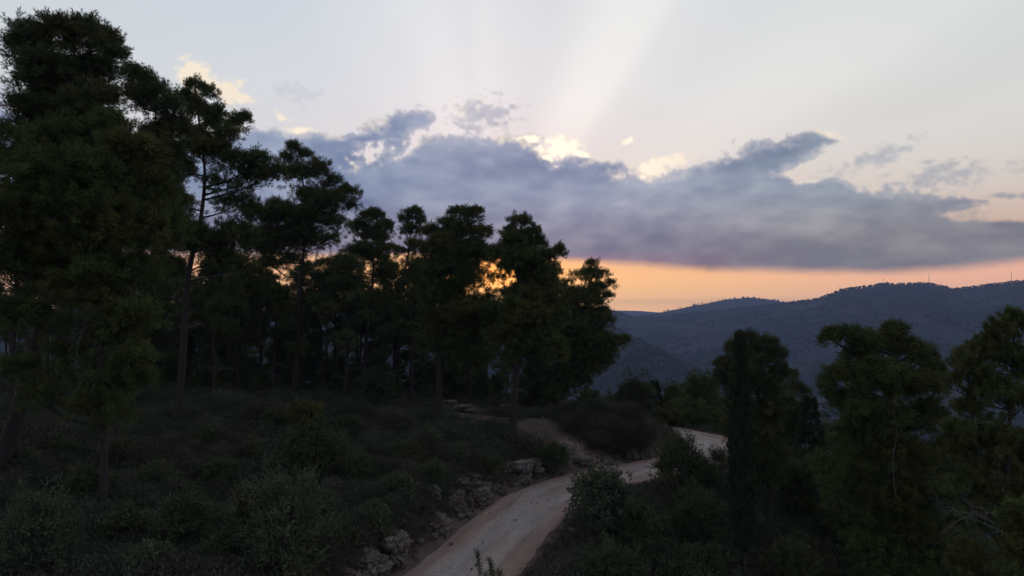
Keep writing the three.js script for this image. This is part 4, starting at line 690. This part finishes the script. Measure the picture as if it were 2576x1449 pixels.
// ---------------------------------------------------------------- low scrub and dry grass: nobody could count it
{
  const r = rng(90), geos = [scrubClump(91), scrubClump(92, 230), scrubClump(93, 330)], beds = [new Foliage(94), new Foliage(95), new Foliage(96)];
  let made = 0;
  for (let i = 0; i < 90000 && made < 26000; i++) {
    const px = -150 + r() * 2880, py = 880 + r() ** 0.8 * 760, d = ray(px, py); if (d.y > -0.02) continue;
    let t = -9 / d.y * (0.75 + 0.1 * r()); if (t > 95 || t < 8) continue;
    const x = d.x * t, z = -d.z * t, [w] = roadAt(x, z), h = ground(x, z);
    if (Math.abs(w) < 2.15 + r() * 0.6 || w < -45 || z > 84) continue; const b = bareness(x, z); if (r() < b * 1.05) continue;
    const n = fbm2(x * 0.22 + 8, z * 0.22, 3), k = made % 3, s = (0.75 + 1.5 * r() * n * 1.7) * (Math.abs(w) < 3.4 ? 0.6 : 1.15), g = fbm2(x * 0.4 + 50, z * 0.4, 3), tn = 0.65 + 0.6 * r();
    beds[k].add(V(x, h - 0.05, -z), V((r() - 0.5) * 0.3, 1, (r() - 0.5) * 0.3).normalize(), s, [tn * mix(1.08, 0.8, step(0.36, 0.6, g)), tn * mix(0.95, 1.15, step(0.36, 0.6, g)), tn]); made++;
  }
  for (let i = 0; i < 2600; i++) {
    const px = -100 + r() * 1650, py = 930 + r() * 600, d = ray(px, py), t = -9 / d.y * 0.8; if (d.y > -0.03 || t > 70) continue;
    const x = d.x * t, z = -d.z * t, [w] = roadAt(x, z); if (w < 3.1 || bareness(x, z) > 0.1 || r() > 0.42) continue;
    const R = 0.45 + 0.75 * r(), g = r() < 0.6, tn = 0.6 + 0.7 * r(), h = ground(x, z);
    for (let k = 0; k < 7; k++) { const a = k * 2.4 + r(), q = k ? R * (0.4 + 0.5 * r()) : 0, X = x + Math.cos(a) * q, Z = z + Math.sin(a) * q, t2 = tn * (0.85 + 0.3 * r()); beds[k % 3].add(V(X, Math.max(ground(X, Z), h - 0.2) + (R - q) * 0.75 - 0.1, -Z), V((r() - 0.5) * 0.5 + Math.cos(a) * q * 0.5, 1, (r() - 0.5) * 0.5 - Math.sin(a) * q * 0.5).normalize(), 0.85 + 0.5 * r(), [t2 * (g ? 0.9 : 1.08), t2 * (g ? 1.2 : 0.98), t2]); }
  }
  beds.forEach((b, k) => { const m = b.build(scene, ['low_scrub', 'low_scrub_001', 'low_scrub_002'][k], geos[k], scrubMat); m.userData = { kind: 'stuff', label: ['dark brown and green low scrub over the hillside', 'twiggy low scrub between the shrubs', 'dense low scrub filling the slope'][k], category: 'scrub' }; });
  const grass = new Foliage(97), gg = (() => { const q = rng(98), b = new Blades(); for (let i = 0; i < 26; i++) { const a = q() * 6.28, d = V(Math.cos(a) * 0.5 * q(), 1, Math.sin(a) * 0.5 * q()).normalize(); b.blade(V(Math.cos(a) * 0.05 * q(), 0, Math.sin(a) * 0.05 * q()), d, 0.1 + 0.14 * q(), 0.008, q); } return b.build(); })();
  for (let i = 0; i < 30000 && grass.m.length / 16 < 5200; i++) {
    const k = Math.floor(r() * ROAD.length), [cx, cz] = ROAD[k]; if (cz < 14 || cz > 70) continue;
    const x = cx + (r() - 0.5) * 9, z = cz + (r() - 0.5) * 9, [w] = roadAt(x, z), a = Math.abs(w); if (a < 2.0 + 0.5 * r() || a > 4.2) continue;
    const tn = 0.6 + 0.7 * r(); grass.add(V(x, ground(x, z) - 0.02, -z), V((r() - 0.5) * 0.5, 1, (r() - 0.5) * 0.5).normalize(), 0.6 + 0.7 * r(), [tn, tn * (0.9 + 0.2 * r()), tn]);
  }
  const gm = grass.build(scene, 'dry_grass', gg, grassMat); gm.userData = { kind: 'stuff', label: 'dry grass and weeds along the road edges', category: 'grass' };
}

// ---------------------------------------------------------------- rocks and stones
const rockMats = [[0.17, 0.157, 0.146], [0.15, 0.132, 0.116], [0.145, 0.117, 0.098]].map(([a, b, c]) => new THREE.MeshStandardMaterial({ color: new THREE.Color().setRGB(a, b, c), vertexColors: true, roughness: 0.95, bumpMap: grain, bumpScale: 0.05 }));
function rockGeometry(seed, detail, rough, smooth) {
  const g = new THREE.IcosahedronGeometry(1, detail), p = g.attributes.position, col = [], s = seed * 3.7, uv = [];
  for (let i = 0; i < p.count; i++) {
    const v = V().fromBufferAttribute(p, i), n = fbm3(v.x * 1.3 + s, v.y * 1.3, v.z * 1.3, 4) - 0.5, crack = Math.abs(fbm3(v.x * 2.2 + s, v.y * 3.4 + 9, v.z * 2.2, 4) - 0.5), ledge = smooth ? 0 : (noise3(s, Math.floor(v.y * 3.2 + n * 2) * 1.7, 0) - 0.5) * 0.3;
    const q = 1 + n * rough * 1.4 - (smooth ? 0 : step(0.1, 0, crack) * 0.26) + ledge + (smooth ? 0 : (fbm3(v.x * 6 + s, v.y * 6, v.z * 6, 3) - 0.5) * 0.22); v.multiplyScalar(q); p.setXYZ(i, v.x, v.y, v.z);
    const t = 0.62 + 0.75 * fbm3(v.x * 3 + s, v.y * 3, v.z * 3, 4), k = step(0.45, 0.65, fbm3(v.x * 1.5 + s, v.y * 1.5 + 4, v.z * 1.5, 3)); col.push(t, t * mix(1, 0.86, k), t * mix(1, 0.74, k)); uv.push((v.x + v.z) * 0.4, v.y * 0.4 + v.z * 0.15);
  }
  g.setAttribute('color', new THREE.Float32BufferAttribute(col, 3)); g.setAttribute('uv', new THREE.Float32BufferAttribute(uv, 2)); g.computeVertexNormals(); return g;
}
const ROCKS = [1, 2, 3, 4].map((k) => rockGeometry(k, 14, 0.8)), BOULDER = rockGeometry(9, 12, 0.35, true), PEBBLES = [5, 6, 7].map((k) => rockGeometry(k, 3, 0.5, true));
function rock(name, label, group, px, py, half, tall, k, mat, geo) {   // centre of its foot in the photograph, half width and height in pixels
  const [x, z] = onGround(px, py), s = z / FOCAL, m = new THREE.Mesh(geo ?? ROCKS[k % 4], rockMats[mat]); m.name = numbered(name); m.castShadow = m.receiveShadow = true; m.userData = { label, category: 'rock' }; if (group) m.userData.group = group;
  const w = half * s * 1.15, h = tall * s * 1.1; m.scale.set(w, h * 0.62, w * 0.8); m.position.copy(G(x, z)); m.position.y += h * 0.18; m.position.z -= w * 0.3; m.rotation.y = k * 1.9; scene.add(m); return m;
}
rock('boulder', 'smooth pale boulder on the edge of the bare bank', null, 1431, 1138, 19, 25, 0, 0, BOULDER);
const bankRocks = [[1308, 1205, 34, 50, 1, 0, 'tall fissured limestone outcrop beside the road below the clearing'], [1342, 1192, 26, 34, 2, 1, 'smaller limestone outcrop right of the tall fissured one'], [1150, 1288, 26, 44, 3, 1, 'rust-stained rock face by the road near the middle of the bank'], [1206, 1262, 28, 38, 0, 0, 'pale broken rock by the road right of the rust-stained one'],
  [985, 1405, 44, 58, 1, 1, 'big pale rock at the roadside near the bottom of the picture'], [935, 1440, 46, 48, 2, 1, 'weathered rock left of the big pale roadside rock'], [862, 1470, 46, 44, 3, 2, 'brownish rock at the bottom edge left of the road'], [1622, 1158, 20, 40, 0, 0, 'pale rock face under the thicket at the road bend'], [1592, 1160, 16, 34, 2, 1, 'narrow rock left of the pale rock face at the bend'], [1399, 1162, 10, 24, 1, 0, 'upright pale stone above the roadside outcrop'], [1258, 1240, 20, 24, 3, 1, 'low rock between the two roadside outcrops'],
  [1176, 1300, 12, 10, 1, 0, 'flat stone lying at the foot of the rust-stained rock'], [545, 1060, 30, 9, 2, 0, 'flat pale slab in the scrub beside the leaning pine'], [108, 1112, 26, 14, 3, 0, 'pale slab in the scrub near the left edge'], [560, 1290, 13, 12, 0, 0, 'small pale rock beside the low shrub on the left'], [1165, 1036, 26, 18, 2, 1, 'low ledge of rock along the left side of the clearing'], [1200, 1070, 16, 20, 0, 1, 'mossy rock at the near corner of the clearing'], [1130, 1018, 22, 12, 1, 1, 'thin rock ledge at the far left of the clearing'], [850, 1028, 14, 5, 3, 0, 'thin pale stone slab under the tufted pine'], [1900, 1318, 26, 30, 2, 0, 'grey rock at the foot of the dark rounded pine']];
for (const [px, py, half, tall, k, mat, label] of bankRocks) rock('rock', label, 'rocks along the road and in the scrub', px, py, half, tall, k, mat);
{
  const r = rng(120), put = (n, group, label, pick) => { for (let i = 0; i < n; i++) { const [x, z] = pick(), q = 0.05 + 0.11 * r() ** 2, m = new THREE.Mesh(PEBBLES[i % 3], rockMats[i % 2]); m.name = numbered('stone'); m.castShadow = m.receiveShadow = true; m.scale.set(q * 1.3, q * 0.75, q); m.rotation.y = r() * 6; m.position.copy(G(x, z)); if (group === 'loose stones on the road') { m.position.y = 0; m.scale.multiplyScalar(0.6); } m.position.y += q * 0.3; m.userData = { label, category: 'stone', group }; scene.add(m); } };
  for (let i = 0; i < 26; i++) {
    let x, z, w; do { const [a, b] = ROAD[Math.floor(r() * ROAD.length)]; x = a - 1.6 - r() * 3; z = b + (r() - 0.4) * 3; w = roadAt(x, z)[0]; } while (!(z > 23 && z < 45 && w > 2.4 && w < 3.5));
    const q = 0.22 + 0.4 * r(), m = new THREE.Mesh(ROCKS[i % 4], rockMats[1 + i % 2]); m.name = numbered('bank_rock'); m.castShadow = m.receiveShadow = true; m.scale.set(q * 1.25, q * 0.8, q); m.rotation.set((r() - 0.5) * 0.5, r() * 6, 0); m.position.copy(G(x, z)); m.userData = { label: 'low rock bedded in the earth bank along the left edge of the road', category: 'rock', group: 'rocks bedded in the road bank' }; scene.add(m);
  }
  put(46, 'stones along the foot of the bank', 'small pale stone lying at the foot of the bank on the left of the road', () => { for (;;) { const k = Math.floor(r() * ROAD.length), [x, z] = ROAD[k], X = x - 2 - r() * 2, Z = z + (r() - 0.3) * 2, [w] = roadAt(X, Z); if (z > 24 && z < 46 && w > 2.0 && w < 3.2) return [X, Z]; } });
  put(40, 'loose stones on the road', 'small loose stone lying on the surface of the dirt road', () => { for (;;) { const [x, z] = ROAD[Math.floor(r() * ROAD.length)], X = x + (r() - 0.5) * 4, Z = z + (r() - 0.5) * 2, [w] = roadAt(X, Z); if (z > 23 && z < 46 && Math.abs(w) < 1.7 && (Math.abs(w) < 0.4 || Math.abs(w) > 1.15)) return [X, Z]; } });
  put(16, 'stones on the right verge', 'small pale stone on the right verge of the road', () => { for (;;) { const k = Math.floor(r() * ROAD.length), [x, z] = ROAD[k], X = x + 2 + r() * 2, Z = z - r(), [w] = roadAt(X, Z); if (z > 24 && z < 36 && w < -1.9 && w > -3.1) return [X, Z]; } });
  put(34, 'stones in the clearing', 'small pale stone lying in the bare clearing under the pines', () => { for (;;) { const b = BARE[Math.floor(r() * 4)], X = b[0] + (r() - 0.5) * 2 * b[2], Z = b[1] + (r() - 0.5) * 2 * b[3]; if (bareness(X, Z) > 0.4) return [X, Z]; } });
  const [bx, bz] = onGround(1442, 1082), base = G(bx, bz), root = thing('fallen_branch', 'dead fallen branch lying at the right end of the clearing', 'branch', base);
  part(root, 'branch_wood', deadBranch([V(-0.9, 0.06, 0.1), V(-0.2, 0.12, 0), V(0.5, 0.1, -0.1), V(1.1, 0.08, 0.1)], 0.04, rng(121), 14, -0.1, 0.5), barkMat);
}

// ---------------------------------------------------------------- far away: woods on the ridges and masts on the skyline
{
  const r = rng(140), blob = (() => { const g = new THREE.IcosahedronGeometry(1, 2), p = g.attributes.position; for (let i = 0; i < p.count; i++) { const v = V().fromBufferAttribute(p, i), n = 0.72 + 0.6 * fbm3(v.x * 2.1 + 3, v.y * 2.1, v.z * 2.1, 3); p.setXYZ(i, v.x * n, v.y * n * 1.25 + 0.8, v.z * n); } g.computeVertexNormals(); return g; })();
  const f = new Foliage(141), mat = new THREE.MeshPhysicalMaterial({ specularIntensity: 0.1, color: new THREE.Color().setRGB(0.038, 0.047, 0.03), roughness: 1 });
  for (let i = 0; i < 160000 && f.m.length / 16 < 60000; i++) {
    const az = (-40 + 86 * r()) * DEG, D = 130 * (2700 / 130) ** (r() ** 0.55), x = Math.sin(az) * D, z = Math.cos(az) * D; if (az < 0.1 && r() < 0.6) continue;
    const n = fbm2(x * 0.008 + 3, z * 0.008, 4) + 0.25 * (fbm2(x * 0.05, z * 0.05, 2) - 0.5); if (r() > step(0.3, 0.5, n)) continue;
    const s = (D < 400 ? 1.4 : 1.55) * (0.6 + 0.9 * r()), tn = 0.6 + 0.8 * r(); f.add(V(x, ground(x, z) - s * 0.3, -z), YUP, s, [tn, tn, tn * (0.8 + 0.4 * r())]);
  }
  for (const [a, b, n] of [[2095, 2235, 60], [1600, 1990, 90], [2235, 2576, 60], [1990, 2095, 30]]) for (let i = 0; i < n; i++) {   // single trees along the skyline
    const d = ray(mix(a, b, r()), 740), az = Math.atan2(d.x, -d.z), D = (a < 1990 ? 3700 : 2500) * (0.985 + 0.015 * r()), x = Math.sin(az) * D, z = Math.cos(az) * D, s = (a < 1990 ? 3 : a === 2095 ? 2.8 : 1.7) * (0.6 + 0.7 * r()); f.add(V(x, ground(x, z) - s * 0.3, -z), YUP, s, [1, 1, 1]);
  }
  const m = f.build(scene, 'distant_woodland', blob, mat); m.userData = { kind: 'stuff', label: 'dark woods and scrub covering the far slopes', category: 'woodland' };
  const steel = new THREE.MeshStandardMaterial({ color: new THREE.Color().setRGB(0.12, 0.12, 0.13), roughness: 0.6, metalness: 0.6 });
  for (const [px, top, py, label] of [[2337, 694, 712, 'tallest radio mast on the ridge, right of its rounded top'], [2545, 690, 708, 'radio mast on the ridge near the right edge'], [2222, 704, 716, 'short mast on the ridge left of its rounded top'], [2113, 724, 732, 'smallest mast, on the left shoulder of the ridge']]) {
    const d = ray(px, py), az = Math.atan2(d.x, -d.z), D = 2490, x = Math.sin(az) * D, z = Math.cos(az) * D, base = G(x, z), h = (py - top) / FOCAL * D + 2, root = thing('radio_mast', label, 'mast', base, 'masts on the ridge'), w = 0.9;
    const leg = (a) => { const c = Math.cos(a), s = Math.sin(a); return [V(c * w, -1, s * w), V(c * w * 0.45, h, s * w * 0.45)]; };
    for (let i = 0; i < 3; i++) part(root, 'leg', tube(leg(i * 2.094), 0.22, 0.16, 4, 2), steel);
    const braces = []; for (let k = 0; k < 9; k++) for (let i = 0; i < 3; i++) { const A = leg(i * 2.094), B = leg((i + 1) * 2.094); braces.push(tube([A[0].clone().lerp(A[1], k / 9), B[0].clone().lerp(B[1], (k + 1) / 9)], 0.1, 0.1, 3, 1)); }
    part(root, 'lattice', mergeGeometries(braces), steel); part(root, 'antenna', tube([V(0, h - 1, 0), V(0, h + 5, 0)], 0.14, 0.08, 5, 1), steel);
  }
}
console.log('sprigs', sprigCount);
renderer.render(scene, camera);
